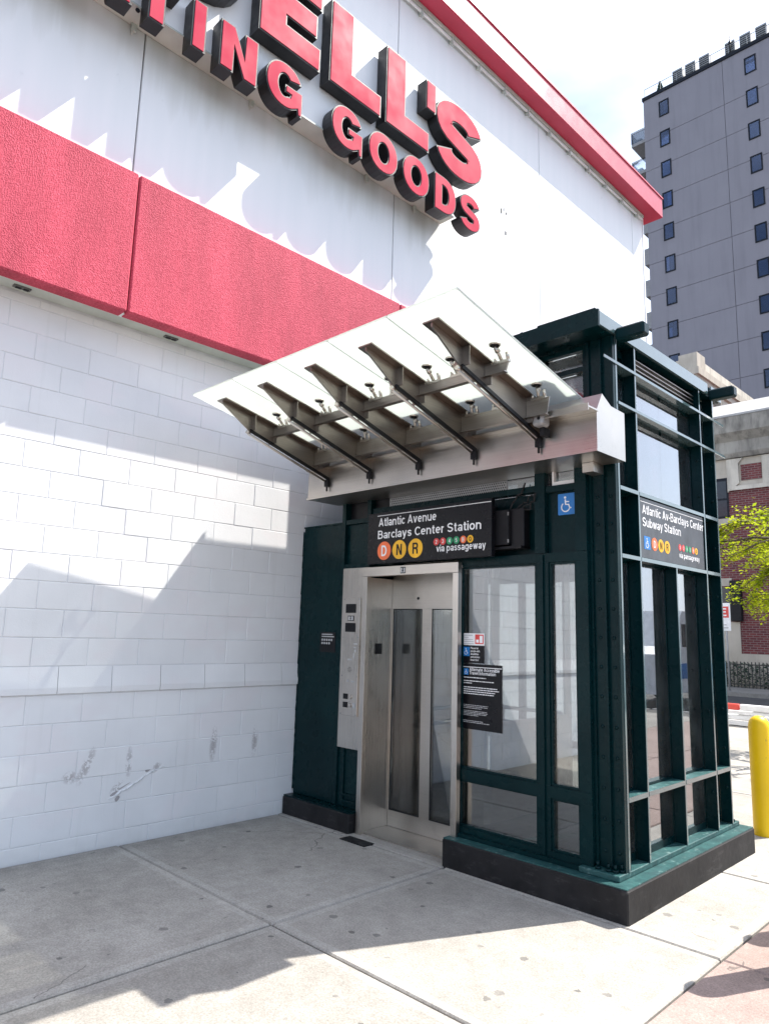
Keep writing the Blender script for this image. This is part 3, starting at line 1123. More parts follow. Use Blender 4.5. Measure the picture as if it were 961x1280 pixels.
for ch, y0, w in (('M', 0.00, 0.98), ('O', 1.10, 0.92), ('D', 2.14, 0.83), ('E', 3.09, 0.72), ('L', 3.93, 0.72), ('L', 4.72, 0.70), ('S', 5.535, 0.875)):
    letter(ch, y0, 6.965 if ch in 'SO' else 7.0, w, 0.955 if ch in 'SO' else 0.93, 0.305, 0.25)
letter("'", 5.365, 7.555, 0.165, 0.37, 0.1, 0.1)
for ch, y0, w in (('S', 0.02, 0.42), ('P', 0.52, 0.40), ('O', 0.99, 0.45), ('R', 1.52, 0.42), ('T', 1.955, 0.37), ('I', 2.45, 0.132), ('N', 2.72, 0.385), ('G', 3.20, 0.42),
                  ('G', 3.985, 0.42), ('O', 4.49, 0.435), ('O', 5.003, 0.435), ('D', 5.53, 0.385), ('S', 5.99, 0.385)):
    letter(ch, y0, 6.388, w, 0.455, 0.14, 0.115)

# ================================================================== ELEVATOR KIOSK
kiosk = thing('elevator_kiosk', 'dark green steel and glass elevator kiosk on a black plinth beside the white wall', 'elevator', (-3.5, 5.2, 0))
YF = 4.30          # front of the window frames
XS = -2.175        # outer edges of the side fins
YB = 6.16          # rear
XL = -4.82         # left side
# plinth: black kerb, worn green top, lightened as if in sun
b = MB()
b.box(-3.49, -2.085, 4.17, 6.33, -0.1, 0.186, bevel=0.008)
b.build('plinth', 'plinth', kiosk)
part('plinth_top', 'worn_sunlit_green', kiosk, (-3.485, -2.092, 4.178, 6.322, 0.187, 0.193))
part('plinth', 'plinth', kiosk, (-5.385, -4.50, 4.19, 5.4, -0.1, 0.150), bevel=0.008)
part('plinth_top', 'green', kiosk, (-5.38, -4.505, 4.20, 5.395, 0.151, 0.162))
# base plate under fins
bp = part('base_plate', 'worn_sunlit_green', kiosk, (-2.45, -2.19 + 0.012, 4.255, 6.28, 0.194, 0.228), bevel=0.004)
bolt = MB().cyl((0, 0, 0), (0, 0, 0.016), 0.020, None, 6).cyl((0, 0, 0.016), (0, 0, 0.045), 0.010, None, 8).mesh('bolt', 'green')
for (x, y) in ((-2.23, 4.31), (-2.27, 4.30), (-2.34, 4.30), (-2.205, 4.345), (-2.21, 6.22), (-2.26, 6.235)):
    put('bolt', bolt, bp, (x, y, 0.228))
# corner column
colm = part('column', 'green', kiosk, (-2.357, -2.272, 4.352, 4.40, 0.23, 3.70), (-2.268, -2.188, 4.362, 4.41, 0.23, 3.70), (-2.275, -2.262, 4.335, 4.37, 0.231, 3.69),
            (-2.37, -2.352, 4.335, 4.41, 0.2305, 3.695), (-2.19, -2.178, 4.345, 4.41, 0.2305, 3.695), (-2.34, -2.27, 4.41, 4.46, 0.24, 3.68))
rv = bpy.data.meshes.new('rivet')
rb = bmesh.new()
bmesh.ops.create_uvsphere(rb, u_segments=8, v_segments=5, radius=0.013)
for v in rb.verts:
    v.co.y *= 0.75
for f in rb.faces:
    f.smooth = True
rb.to_mesh(rv)
rb.free()
rv.materials.append(MATS['green'])
for x, y in ((-2.316, 4.352), (-2.226, 4.362)):
    z = 0.33
    while z < 2.75:
        put('rivet', rv, colm, (x, y, z))
        z += 0.187
# left hand posts and panel above the call plate
part('post', 'green', kiosk, (-4.83, -4.785, YF - 0.005, YF + 0.09, 0.165, 3.68))
part('post', 'green', kiosk, (-4.50, -4.455, YF - 0.005, YF + 0.09, 2.19, 3.68))
part('rail', 'green', kiosk, (-4.783, -4.502, YF, YF + 0.06, 2.59, 2.63))
part('rail', 'green', kiosk, (-4.783, -4.502, YF, YF + 0.06, 2.19, 2.225))
part('infill_panel', 'green', kiosk, (-4.783, -4.502, YF + 0.03, YF + 0.05, 2.227, 2.588))
part('infill_panel', 'black', kiosk, (-4.783, -4.502, YF + 0.06, YF + 0.07, 2.64, 2.90))
part('infill_panel', 'green', kiosk, (-4.783, -4.47, YF + 0.012, YF + 0.05, 0.165, 0.642))
part('panel_moulding', 'green', kiosk, (-4.72, -4.70, YF - 0.002, YF + 0.01, 0.20, 0.64), (-4.50, -4.48, YF - 0.002, YF + 0.01, 0.20, 0.64),
     (-4.698, -4.502, YF - 0.0025, YF + 0.01, 0.20, 0.225), (-4.698, -4.502, YF - 0.0025, YF + 0.01, 0.255, 0.275))
# call plate
cp = part('call_plate', 'steel_v', kiosk, (-4.783, -4.465, YF - 0.012, YF + 0.03, 0.645, 2.188), bevel=0.002)
cs = part('call_station', 'steel_v', kiosk, (-4.745, -4.535, YF - 0.026, YF - 0.0125, 0.918, 1.925), bevel=0.002)
part('indicator', 'black', cs, (-4.712, -4.585, YF - 0.030, YF - 0.0265, 1.792, 1.87))
part('indicator', 'black', cs, (-4.712, -4.585, YF - 0.030, YF - 0.0265, 1.627, 1.705))
plate('tactile_plate', 'black', cs, 'S', -4.682, -4.606, 1.722, 1.768, YF - 0.030)


def arrow(parent, x, z, h, y, mat):
    b = MB()
    pr = [(-.14, .5), (.14, .5), (.12, 0), (.3, 0), (0, -.5), (-.3, 0), (-.12, 0)]
    b.prism([(x + u * h, z + v * h) for u, v in pr], [], lambda u, v, d: Vector((u, y + d, v)), 0.001)
    return b.build('arrow', mat, parent)


plate('tactile_face', 'grey_print', cs, 'S', -4.676, -4.612, 1.728, 1.762, YF - 0.0312, 0.001)
arrow(cs, -4.644, 1.745, 0.034, YF - 0.0324, 'black')
for (z0) in (1.055, 0.985):
    plate('call_button', 'black', cs, 'S', -4.706, -4.655, z0, z0 + 0.045, YF - 0.032, 0.005)
    disc('push_button', 'steel', cs, 'S', -4.618, z0 + 0.022, 0.017, YF - 0.036, 0.009)
plate('tactile_plate', 'grey_print', cs, 'S', -4.59, -4.555, 0.988, 1.030, YF - 0.0285, 0.001)
sp = MB()
for i in range(5):
    for j in range(4):
        if (i - 2) ** 2 + (j - 1.5) ** 2 < 5.6:
            sp.cyl((-4.64 + (i - 2) * 0.012, YF - 0.0275, 1.305 + (j - 1.5) * 0.012), (-4.64 + (i - 2) * 0.012, YF - 0.0262, 1.305 + (j - 1.5) * 0.012), 0.003, None, 6)
sp.build('speaker_hole', 'black', cs)
for (a, z, w, h) in ((-4.60, 1.52, 0.05, 0.012), (-4.60, 1.49, 0.035, 0.010), (-4.67, 1.385, 0.055, 0.012), (-4.60, 1.40, 0.012, 0.05), (-4.59, 1.455, 0.022, 0.022), (-4.67, 1.20, 0.022, 0.022), (-4.62, 1.20, 0.045, 0.014)):
    plate('engraving', 'grey_print', cs, 'S', a, a + w, z, z + h, YF - 0.0272, 0.0008)
scr = MB().cyl((0, 0, 0), (0, -0.003, 0), 0.006, None, 8).mesh('screw', 'ac_metal')
for x in (-4.735, -4.545):
    for z in (0.93, 1.25, 1.58, 1.912):
        put('screw', scr, cs, (x, YF - 0.026, z))

# stainless door surround
YD = 4.60
part('door_jamb', 'steel_v', kiosk, (-4.475, -4.425, 4.245, 4.29, 0.0, 2.10), (-4.475, -4.462, 4.29, YD + 0.03, 0.0, 2.10), bevel=0.001)
part('door_jamb', 'steel_v', kiosk, (-3.478, -3.425, 4.245, 4.29, 0.186, 2.10), (-3.478, -3.466, 4.29, YD + 0.03, 0.0, 2.10), bevel=0.001)
hd = part('door_head', 'steel', kiosk, (-4.475, -3.425, 4.243, 4.29, 2.102, 2.18), (-4.475, -3.425, 4.291, YD + 0.03, 2.14, 2.16), bevel=0.001)
plate('floor_plate', 'black', hd, 'S', -4.03, -3.975, 2.114, 2.167, 4.241, 0.002)
plate('floor_face', 'grey_print', hd, 'S', -4.026, -3.979, 2.121, 2.160, 4.240, 0.001)
arrow(hd, -4.0025, 2.1405, 0.038, 4.2388, 'black')
part('door_sill', 'steel', kiosk, (-4.46, -3.48, 4.29, YD + 0.06, -0.01, 0.012))
part('jamb_switch', 'black', kiosk, (-4.4618, -4.456, 4.40, 4.48, 1.445, 1.535))
# door leaves


door = part('door', 'steel', kiosk, (-4.46, -3.48, YD, YD + 0.03, 0.014, 0.142), (-4.46, -3.48, YD, YD + 0.03, 1.84, 2.138),
            (-4.46, -4.446, YD + 0.0005, YD + 0.0295, 0.143, 1.839), (-4.10, -3.992, YD + 0.0005, YD + 0.0295, 0.143, 1.839), (-3.55, -3.48, YD + 0.0005, YD + 0.0295, 0.143, 1.839))
for g0, g1 in ((-4.446, -4.10), (-3.992, -3.55)):
    part('door_glass', 'door_glass', door, (g0 + 0.001, g1 - 0.001, YD + 0.012, YD + 0.018, 0.143, 1.839))
    part('gasket', 'rubber', door, (g0, g0 + 0.006, YD + 0.002, YD + 0.011, 0.143, 1.839), (g1 - 0.006, g1, YD + 0.002, YD + 0.011, 0.143, 1.839),
         (g0 + 0.006, g1 - 0.006, YD + 0.002, YD + 0.011, 0.143, 0.150), (g0 + 0.006, g1 - 0.006, YD + 0.002, YD + 0.011, 1.832, 1.839))
MB().cyl((-4.15, YD, 1.93), (-4.15, YD - 0.004, 1.93), 0.012, None, 10).build('keyhole', 'black', kiosk)

# front window frames (right of the door)
fx0, fx1 = -3.465, -2.372
fr = MB()
fr.box(fx0, fx1, YF, YF + 0.06, 0.2, 0.258)
fr.box(fx0, fx1, YF, YF + 0.06, 0.588, 0.662)
fr.box(fx0, fx1, YF, YF + 0.06, 2.146, 2.21)
for (z0, z1) in ((0.2585, 0.5875), (0.6625, 2.1455)):
    fr.box(fx0, -3.452, YF + 0.001, YF + 0.059, z0, z1)
    fr.box(-2.772, -2.672, YF + 0.001, YF + 0.059, z0, z1)
    fr.box(-2.458, fx1, YF + 0.001, YF + 0.059, z0, z1)
fr.box(fx0, fx1, YF - 0.035, YF - 0.001, 0.195, 0.222)      # lower drip rail
fr.box(-2.735, -2.708, YF - 0.014, YF - 0.001, 0.225, 2.20)
fr.build('window_frame', 'green', kiosk)
bays = ((-3.452, -2.772, 0.2585, 0.5875), (-3.452, -2.772, 0.6625, 2.1455), (-2.672, -2.458, 0.2585, 0.5875), (-2.672, -2.458, 0.6625, 2.1455))
for (x0, x1, z0, z1) in bays:
    w = 0.016
    o = part('glazing_bead', 'green', kiosk, (x0, x0 + w, YF + 0.012, YF + 0.035, z0, z1), (x1 - w, x1, YF + 0.012, YF + 0.035, z0, z1),
             (x0 + w, x1 - w, YF + 0.012, YF + 0.035, z0, z0 + w), (x0 + w, x1 - w, YF + 0.012, YF + 0.035, z1 - w, z1))
    part('window_pane', 'glass', o, (x0 + 0.002, x1 - 0.002, YF + 0.036, YF + 0.044, z0 + 0.002, z1 - 0.002))
# frame over the door
part('back_panel', 'green', kiosk, (-4.45, -2.78, YF + 0.075, YF + 0.09, 2.21, 2.655))
part('rail', 'green', kiosk, (-4.452, -2.775, YF + 0.01, YF + 0.09, 2.66, 2.705))
part('rail', 'green', kiosk, (-2.772, -2.69, YF - 0.01, YF + 0.08, 2.212, 2.90))
part('stile', 'green', kiosk, (-2.458, -2.372, YF - 0.004, YF + 0.06, 2.212, 2.90))
part('rail', 'green', kiosk, (-2.688, -2.46, YF, YF + 0.06, 2.64, 2.685))
part('infill_panel', 'green', kiosk, (-2.688, -2.46, YF + 0.035, YF + 0.05, 2.212, 2.638))
pf = part('perforated_panel', 'perforated', kiosk, (-4.28, -3.05, YF + 0.05, YF + 0.06, 2.706, 2.92))
hole = MB()
i = 0
for zz in range(9):
    for xx in range(58):
        x = -4.26 + xx * 0.0208 + (0.0104 if zz % 2 else 0)
        hole.cyl((x, YF + 0.0485, 2.716 + zz * 0.019), (x, YF + 0.0502, 2.716 + zz * 0.019), 0.0055, None, 6)
tag(hole.build('perforation', 'black', pf), kind='stuff')
part('window_pane', 'side_glass', kiosk, (-3.045, -2.775, YF + 0.05, YF + 0.058, 2.706, 2.92))
part('infill_panel', 'black', kiosk, (-4.452, -4.285, YF + 0.05, YF + 0.06, 2.706, 2.92))
part('window_pane', 'side_glass', kiosk, (-2.688, -2.46, YF + 0.045, YF + 0.052, 2.687, 2.92))
part('window_sill', 'white_trim', kiosk, (-2.625, -2.46, YF + 0.012, YF + 0.044, 2.687, 2.712))
part('window_post', 'white_trim', kiosk, (-2.64, -2.626, YF + 0.012, YF + 0.044, 2.687, 2.915))

# front wall above the canopy
yu = 4.36
ups = MB()
for x in (-4.45, -4.1, -3.45, -2.78, -2.412):
    ups.box(x, x + 0.045, yu, yu + 0.08, 2.92, 3.69)
for i, (xa, xb_) in enumerate(((-4.785, -4.45), (-4.405, -4.1), (-4.055, -3.45), (-3.405, -2.78), (-2.735, -2.412), (-2.367, -2.20))):
    for z in (2.92, 3.26, 3.50, 3.655):
        ups.box(xa, xb_, yu + 0.004, yu + 0.07, z, z + 0.035)
ups.build('upper_frame', 'green', kiosk)
for xa, xb_ in ((-4.785, -4.45), (-4.405, -4.1), (-4.055, -3.45), (-3.405, -2.78), (-2.735, -2.412)):
    for za, zb in ((2.956, 3.259), (3.296, 3.499), (3.536, 3.654)):
        part('upper_pane', 'clear_glass', kiosk, (xa, xb_, yu + 0.045, yu + 0.055, za, zb))

# side fins facing the street
fin_y = (4.388, 4.675, 5.265, 5.85, 6.14)
XI = -2.262
for i, fy in enumerate(fin_y):
    t = 0.009
    top = 2.163 if i == 2 else 3.70
    b = MB()
    b.box(XI, XS - 0.004, fy - 0.005, fy + 0.005, 0.23, top)
    b.mi = 1
    b.box(XS - 0.004, XS, fy - t, fy + t, 0.23, top)
    o = b.build('fin', ['green', 'sunlit_green'], kiosk)
    if i in (3, 4):
        for z in (0.5, 0.8, 1.1, 1.4, 1.7, 2.0, 2.4, 2.8, 3.1):
            put('rivet', rv, o, (-2.21, fy - 0.006, z))
for (z, ya, yb, th, mat) in ((0.644, 4.40, 6.13, 0.030, 'worn_sunlit_green'), (2.177, 4.40, 6.13, 0.026, 'green'), (2.636, 4.40, 6.13, 0.026, 'green')):
    segs = [(fin_y[0] + 0.01, fin_y[1] - 0.01), (fin_y[1] + 0.01, fin_y[2] - 0.01), (fin_y[2] + 0.01, fin_y[3] - 0.01), (fin_y[3] + 0.01, fin_y[4] - 0.01)]
    if z > 2:
        segs = [segs[0], (fin_y[1] + 0.01, fin_y[3] - 0.01), segs[3]]
    part('shelf', mat, kiosk, *[(XI, XS - 0.001, a, c, z - th / 2, z + th / 2) for a, c in segs])
    part('shelf_edge', 'sunlit_green', kiosk, *[(XS - 0.0008, XS + 0.002, a, c, z - th / 2, z + th / 2) for a, c in segs])
for (z, ya, yb) in ((3.226, 4.40, 6.37), (3.505, 4.21, 6.36)):
    part('thin_rail', 'sunlit_green', kiosk, (XS + 0.001, XS + 0.007, ya, yb, z - 0.010, z + 0.010), (XI, XS, 4.41, 6.12, z - 0.003, z + 0.003))
# side glazing and its stiles
gx = -2.263
st = MB()
for fy in fin_y:
    st.box(gx - 0.06, gx - 0.001, fy - 0.018, fy + 0.018, 0.23, 2.66 if fy == 5.265 else 3.69)
for z in (0.245, 0.644, 2.177, 2.636, 3.226, 3.505, 3.66):
    for a, c in zip(fin_y[:-1], fin_y[1:]):
        st.box(gx - 0.058, gx - 0.002, a + 0.019, c - 0.019, z - 0.03, z + 0.03)
st.build('side_frame', 'green', kiosk)
for a, c in zip(fin_y[:-1], fin_y[1:]):
    for za, zb in ((0.276, 0.613), (0.675, 2.146), (2.667, 3.195), (3.257, 3.474)):
        part('side_pane', 'side_glass', kiosk, (gx - 0.012, gx - 0.006, a + (0.0005 if za > 2.6 and a == 5.265 else 0.0185), c - (0.0005 if za > 2.6 and c == 5.265 else 0.0185), za, zb))
    part('side_panel', 'green', kiosk, (gx - 0.03, gx - 0.02, a + 0.0195, c - 0.0195, 2.208, 2.605))
for k in range(4):
    part('louvre', 'steel_y', kiosk, (gx + 0.004, gx + 0.05, 4.70, 5.83, 3.54 + 0.035 * k, 3.548 + 0.035 * k))
# left and rear sides
part('left_wall', 'green', kiosk, (XL - 0.006, XL + 0.02, YF + 0.1, YB - 0.06, 0.16, 3.68))
rear = MB()
for x in (-4.82, -4.15, -3.45, -2.80, -2.43):
    rear.box(x, x + 0.06, YB - 0.05, YB, 0.2, 3.68)
for xa, xb_ in ((-4.76, -4.15), (-4.09, -3.45), (-3.39, -2.80), (-2.74, -2.43)):
    for z in (0.2, 0.62, 2.16, 2.62, 3.2, 3.6):
        rear.box(xa, xb_, YB - 0.048, YB - 0.002, z, z + 0.06)
rear.build('rear_frame', 'green', kiosk)
for xa, xb_ in ((-4.76, -4.15), (-4.09, -3.45), (-3.39, -2.80), (-2.74, -2.43)):
    for za, zb in ((0.26, 0.62), (0.68, 2.16), (2.68, 3.2), (3.26, 3.6)):
        part('rear_pane', 'clear_glass', kiosk, (xa, xb_, YB - 0.028, YB - 0.022, za, zb))
    part('rear_panel', 'green', kiosk, (xa, xb_, YB - 0.03, YB - 0.02, 2.221, 2.619))
# roof
part('roof', 'green', kiosk, (-4.95, XS - 0.006, 4.15, 6.30, 3.70, 3.79))
part('roof_fascia', 'green', kiosk, (-4.96, XS + 0.012, 4.13, 4.149, 3.69, 3.81))
part('roof_fascia', 'sunlit_green', kiosk, (XS - 0.005, XS + 0.012, 4.15, 6.02, 3.705, 3.80), (XS - 0.005, XS + 0.012, 6.10, 6.32, 3.705, 3.80))
part('roof_hatch', 'green', kiosk, (-2.66, -2.20, 4.16, 4.48, 3.791, 3.842), bevel=0.006)
part('roof_stub', 'green', kiosk, (-2.80, -2.78, 4.16, 4.18, 3.791, 3.83))
for y in (4.40, 6.06):
    part('roof_beam', 'green', kiosk, (XS + 0.013, -1.955, y - 0.045, y + 0.045, 3.655, 3.745), bevel=0.012)
part('shadow_plate', 'green', kiosk, (-4.93, -4.90, 5.15, 6.10, 3.791, 4.60))  # unseen thin plate, added and shaped for its shadow on the store wall
# cab inside
cab = part('cab', 'steel_v', kiosk, (-4.47, -4.45, 4.74, 5.95, 0.03, 2.45), (-3.49, -3.47, 4.74, 5.95, 0.03, 0.95), (-3.49, -3.47, 4.74, 4.84, 0.95, 2.45), (-3.49, -3.47, 5.85, 5.95, 0.95, 2.45),
           (-4.45, -3.49, 5.93, 5.95, 0.03, 0.24), (-4.45, -4.40, 5.93, 5.95, 0.24, 2.3), (-3.54, -3.49, 5.93, 5.95, 0.24, 2.3), (-4.45, -3.49, 4.74, 5.95, 2.40, 2.44))
part('cab_floor', 'cab_floor', cab, (-4.47, -3.47, 4.70, 5.95, 0.0, 0.028))
hr = MB()
for z in (0.82, 0.95):
    hr.cyl((-4.42, 5.87, z), (-3.52, 5.87, z), 0.018, None, 10)
    hr.cyl((-4.40, 4.85, z), (-4.40, 5.85, z), 0.018, None, 10)
for x in (-4.2, -3.75):
    hr.box(x - 0.01, x + 0.01, 5.86, 5.93, 0.80, 0.97)
hr.build('handrail', 'steel', cab)
# hoist machinery seen through the front windows
hm = part('guide_rail', 'steel_v', kiosk, (-3.30, -3.26, 5.3, 5.36, 0.2, 3.4), (-3.05, -3.02, 5.6, 5.64, 0.2, 3.4))
cable = MB()
cpts = [(-2.95, 5.2, 2.3), (-2.88, 5.2, 2.05), (-2.80, 5.2, 1.9), (-2.78, 5.2, 1.6), (-2.80, 5.2, 1.2), (-2.84, 5.2, 0.6)]
for p, q in zip(cpts[:-1], cpts[1:]):
    cable.cyl(p, q, 0.012, None, 8)
cable.build('travelling_cable', 'rubber', kiosk)
part('controller', 'ac_metal', kiosk, (-2.98, -2.72, 5.55, 5.75, 1.15, 2.05), bevel=0.01)
part('pit_floor', 'cab_floor', kiosk, (-3.46, -2.46, 4.40, 6.10, 0.14, 0.185))

# ------------------------------------------------------------------ green box between wall and kiosk
box = thing('utility_box', 'tall dark green metal box filling the gap between white wall and elevator', 'utility box', (-5.1, 4.6, 0.16))
part('cabinet', 'green', box, (-5.376, -4.835, YF, 5.3, 0.164, 2.60), bevel=0.004)
part('cabinet_lid', 'green', box, (-5.38, -4.833, YF - 0.006, 5.31, 2.601, 2.615))
cm = MB()
random.seed(3)
z = 0.2
while z < 2.55:
    h = min(random.uniform(0.06, 0.14), 2.59 - z)
    cm.cyl((-5.384 + random.uniform(-.003, .003), YF + 0.005, z), (-5.384 + random.uniform(-.003, .003), YF + 0.005, z + h), 0.013, 0.011, 6)
    z += h
cm.build('sealant', 'green', box)
pq = plate('notice_plate', 'black', box, 'S', -5.075, -4.865, 1.44, 1.62, YF - 0.004, 0.004, 0.01)
for i, (w) in enumerate((0.15, 0.17)):
    plate('print_line', 'grey_print', pq, 'S', -5.055, -5.055 + w, 1.595 - i * 0.02, 1.604 - i * 0.02, YF - 0.005, 0.001)
for r_ in range(2):
    for c_ in range(5 - r_):
        disc('print_dot', 'grey_print', pq, 'S', -5.045 + c_ * 0.032, 1.55 - r_ * 0.03, 0.011, YF - 0.005, 0.001, 10)

# ================================================================== CANOPY
can = thing('glass_canopy', 'white fritted glass canopy on five steel ribs over the elevator door', 'canopy', (-3.55, 4.1, 2.8))
GZ = lambda y: 3.455 - 0.215 * (y - 2.76)
rx = (-4.652, -4.121, -3.580, -3.048, -2.511)
gxs = (-4.95, -4.388, -3.852, -3.312, -2.780, -2.25)
for xa, xb_ in zip(gxs[:-1], gxs[1:]):
    b = MB()
    b.prism([(2.76, GZ(2.76)), (4.16, GZ(4.16)), (4.16, GZ(4.16) + 0.014), (2.76, GZ(2.76) + 0.014)], [], lambda u, v, d, xa=xa: Vector((xa + 0.003 + d, u, v)), xb_ - xa - 0.006)
    b.build('glass_panel', 'frit', can)
for i, x in enumerate(rx):
    fl = lambda y: GZ(y) - 0.052
    b = MB()
    b.prism([(2.84, fl(2.84)), (3.96, fl(3.96)), (3.96, fl(3.96) - 0.009), (2.84, fl(2.84) - 0.009)], [], lambda u, v, d: Vector((x - 0.06 + d, u, v)), 0.12)
    b.prism([(2.85, fl(2.85) - 0.010), (3.96, fl(3.96) - 0.010), (3.96, 2.925), (3.12, 3.178), (2.85, 3.348)], [], lambda u, v, d: Vector((x - 0.006 + d, u, v)), 0.012)
    for yy in (3.13, 3.345, 3.79):
        zt = fl(yy) - 0.010
        zb = 3.178 - (yy - 3.12) * 0.301 + 0.02
        b.box(x - 0.055, x - 0.0065, yy - 0.004, yy + 0.004, zb, zt)
        b.box(x + 0.0065, x + 0.055, yy - 0.004, yy + 0.004, zb, zt)
    rib = b.build('rib', 'steel_y', can)
    a = MB()
    for (dx, rr) in ((-0.014, 0.010),):
        a.cyl((x + dx, 3.11, 3.178 - 0.012), (x + dx, 3.95, 2.925 - 0.012), rr, None, 10)
    a.cyl((x - 0.014, 3.095, 3.183), (x - 0.014, 3.125, 3.173), 0.016, None, 10)
    a.build('light_tube', 'steel', rib)
    a = MB()
    a.prism([(3.11, 3.176), (3.95, 2.923), (3.95, 2.948), (3.11, 3.201)], [], lambda u, v, d: Vector((x + 0.008 + d, u, v)), 0.012)
    a.build('light_channel', 'black', rib)
    a = MB().box(x - 0.02, x + 0.02, 3.925, 3.955, 2.87, 2.93).cyl((x, 3.94, 2.93), (x, 3.94, 2.83), 0.008, None, 8)
    a.build('rib_bracket', 'black', rib)


def spider(lean):
    b = MB()
    b.cyl((0, 0, -0.012), (0, 0, -0.002), 0.034, 0.036, 14)
    b.mi = 1
    b.cyl((0, 0, -0.016), (0, 0, -0.0125), 0.027, 0.027, 12)
    b.mi = 0
    b.cyl((0, 0.004, -0.015), (0, lean, -0.085), 0.009, 0.011, 8)
    b.cyl((0, 0.012, -0.022), (0, 0.034, -0.042), 0.016, 0.016, 8)
    b.box(-0.055, 0.055, lean - 0.012, lean + 0.012, -0.102, -0.086)
    b.cyl((0.045, lean, -0.088), (0.045, lean - 0.012, -0.045), 0.011, None, 8)
    b.cyl((-0.045, lean, -0.088), (-0.045, lean - 0.006, -0.062), 0.010, None, 8)
    return b.mesh('spider_fitting', ['steel', 'black'])


for (yy, zb, zt, yd, xo) in ((3.345, 3.190, 3.252, 3.272, 0.122), (3.79, 3.035, 3.142, 3.765, 0.092)):
    spm = spider(yy - yd)
    xa_l = [-4.86] + [x + 0.008 for x in rx]
    xb_l = [x - 0.008 for x in rx] + [-2.33]
    for j, (xa, xb_) in enumerate(zip(xa_l, xb_l)):
        b = MB()
        if j == 0:
            pr = [(xa + 0.10, zb), (xb_, zb), (xb_, zt), (xa, zt)]
        elif j == len(xa_l) - 1:
            pr = [(xa, zb), (xb_ - 0.02, zb), (xb_, zt), (xa, zt)]
        else:
            pr = [(xa, zb), (xb_, zb), (xb_, zt), (xa, zt)]
        b.prism(pr, [], lambda u, v, d: Vector((u, yy - 0.006 + d, v)), 0.012)
        b.prism([(pr[0][0], zb), (pr[1][0], zb), (pr[1][0], zb - 0.006), (pr[0][0], zb - 0.006)], [], lambda u, v, d: Vector((u, yy - 0.02 + d, v)), 0.04)
        pu = b.build('purlin', 'steel_dark', can)
        ss = [xb_ - 0.20] if j == 0 else ([xa + xo] if j == len(xa_l) - 1 else [xa + xo, xb_ - 0.20])
        for sx_ in ss:
            put('spider_fitting', spm, pu, (sx_, yd, GZ(yd)))
            part('fitting_post', 'steel', pu, (sx_ - 0.02, sx_ + 0.02, yy - 0.0065, yy + 0.0065, zt - 0.01, GZ(yd) - 0.1021))
# fascia beam
b = MB()
prof = [(3.96, 2.785), (3.96, 3.05), (4.035, 3.175), (4.15, 3.12), (4.335, 3.115), (4.335, 2.785)]
b.prism(prof, [], lambda u, v, d: Vector((-4.93 + d, u, v)), 2.83)
b.build('fascia_beam', 'steel', can)
part('fascia_lip', 'steel', can, (-4.935, -2.095, 3.948, 3.959, 2.782, 2.800))
part('gutter_angle', 'steel', can, (-2.56, -2.085, 3.835, 3.958, 3.035, 3.045), (-2.56, -2.085, 3.828, 3.8345, 3.015, 3.06))
part('gutter', 'steel', can, (-4.90, -2.57, 3.90, 3.958, 3.03, 3.036))
cam_h = thing('security_camera', 'small grey camera housing tucked under the right end of the canopy', 'camera', (-2.43, 3.86, 3.03))
part('housing', 'ac_metal', cam_h, (-2.475, -2.395, 3.80, 3.90, 2.975, 3.065), bevel=0.014)
part('mount', 'black_matte', cam_h, (-2.45, -2.42, 3.86, 3.94, 2.92, 2.974))
disc('lens', 'black', cam_h, 'S', -2.42, 3.02, 0.012, 3.798, 0.004, 12)
cl_ = part('cable_clamp', 'steel', can, (-2.34, -2.26, 4.20, 4.34, 2.72, 2.783))

# ================================================================== SIGNS ON THE KIOSK
ss = thing('station_sign', 'black station sign with white text above the steel elevator door', 'sign', (-3.72, 4.2, 2.2))
part('sign_board', 'sign_black', ss, (-4.375, -3.075, 4.19, 4.235, 2.20, 2.632), bevel=0.002)
part('sign_bracket', 'black', ss, (-4.30, -4.26, 4.236, YF + 0.07, 2.25, 2.60), (-3.2, -3.16, 4.236, YF + 0.07, 2.25, 2.60))
ya = 4.1885
plate('sign_line', 'white_print', ss, 'S', -4.262, -3.078, 2.603, 2.608, ya, 0.001)
text('Atlantic Avenue', 'white_print', ss, 'S', (-4.245, ya, 2.514), width=0.64, height=0.098)
text('Barclays Center Station', 'white_print', ss, 'S', (-4.252, ya, 2.408), width=1.085, height=0.098)
for ch, x, mt, tm in (('D', -4.174, 'orange_print', 'white_print'), ('N', -4.000, 'yellow_print', 'black'), ('R', -3.822, 'yellow_print', 'black')):
    d = disc('route_bullet', mt, ss, 'S', x, 2.305, 0.078, ya, 0.001, 32)
    text(ch, tm, d, 'S', (x, ya - 0.001, 2.305), height=0.125, center=True, bold=0.03)
for i, (ch, mt, tm) in enumerate((('2', 'red_print', 'white_print'), ('3', 'red_print', 'white_print'), ('4', 'green_print', 'white_print'), ('5', 'green_print', 'white_print'), ('B', 'orange_print', 'white_print'), ('Q', 'yellow_print', 'black'))):
    x = -3.602 + i * 0.0666
    d = disc('route_bullet', mt, ss, 'S', x, 2.341, 0.029, ya, 0.001, 20)
    text(ch, tm, d, 'S', (x, ya - 0.001, 2.341), height=0.043, center=True, bold=0.03)
text('via passageway', 'white_print', ss, 'S', (-3.60, ya, 2.262), width=0.475, height=0.075)

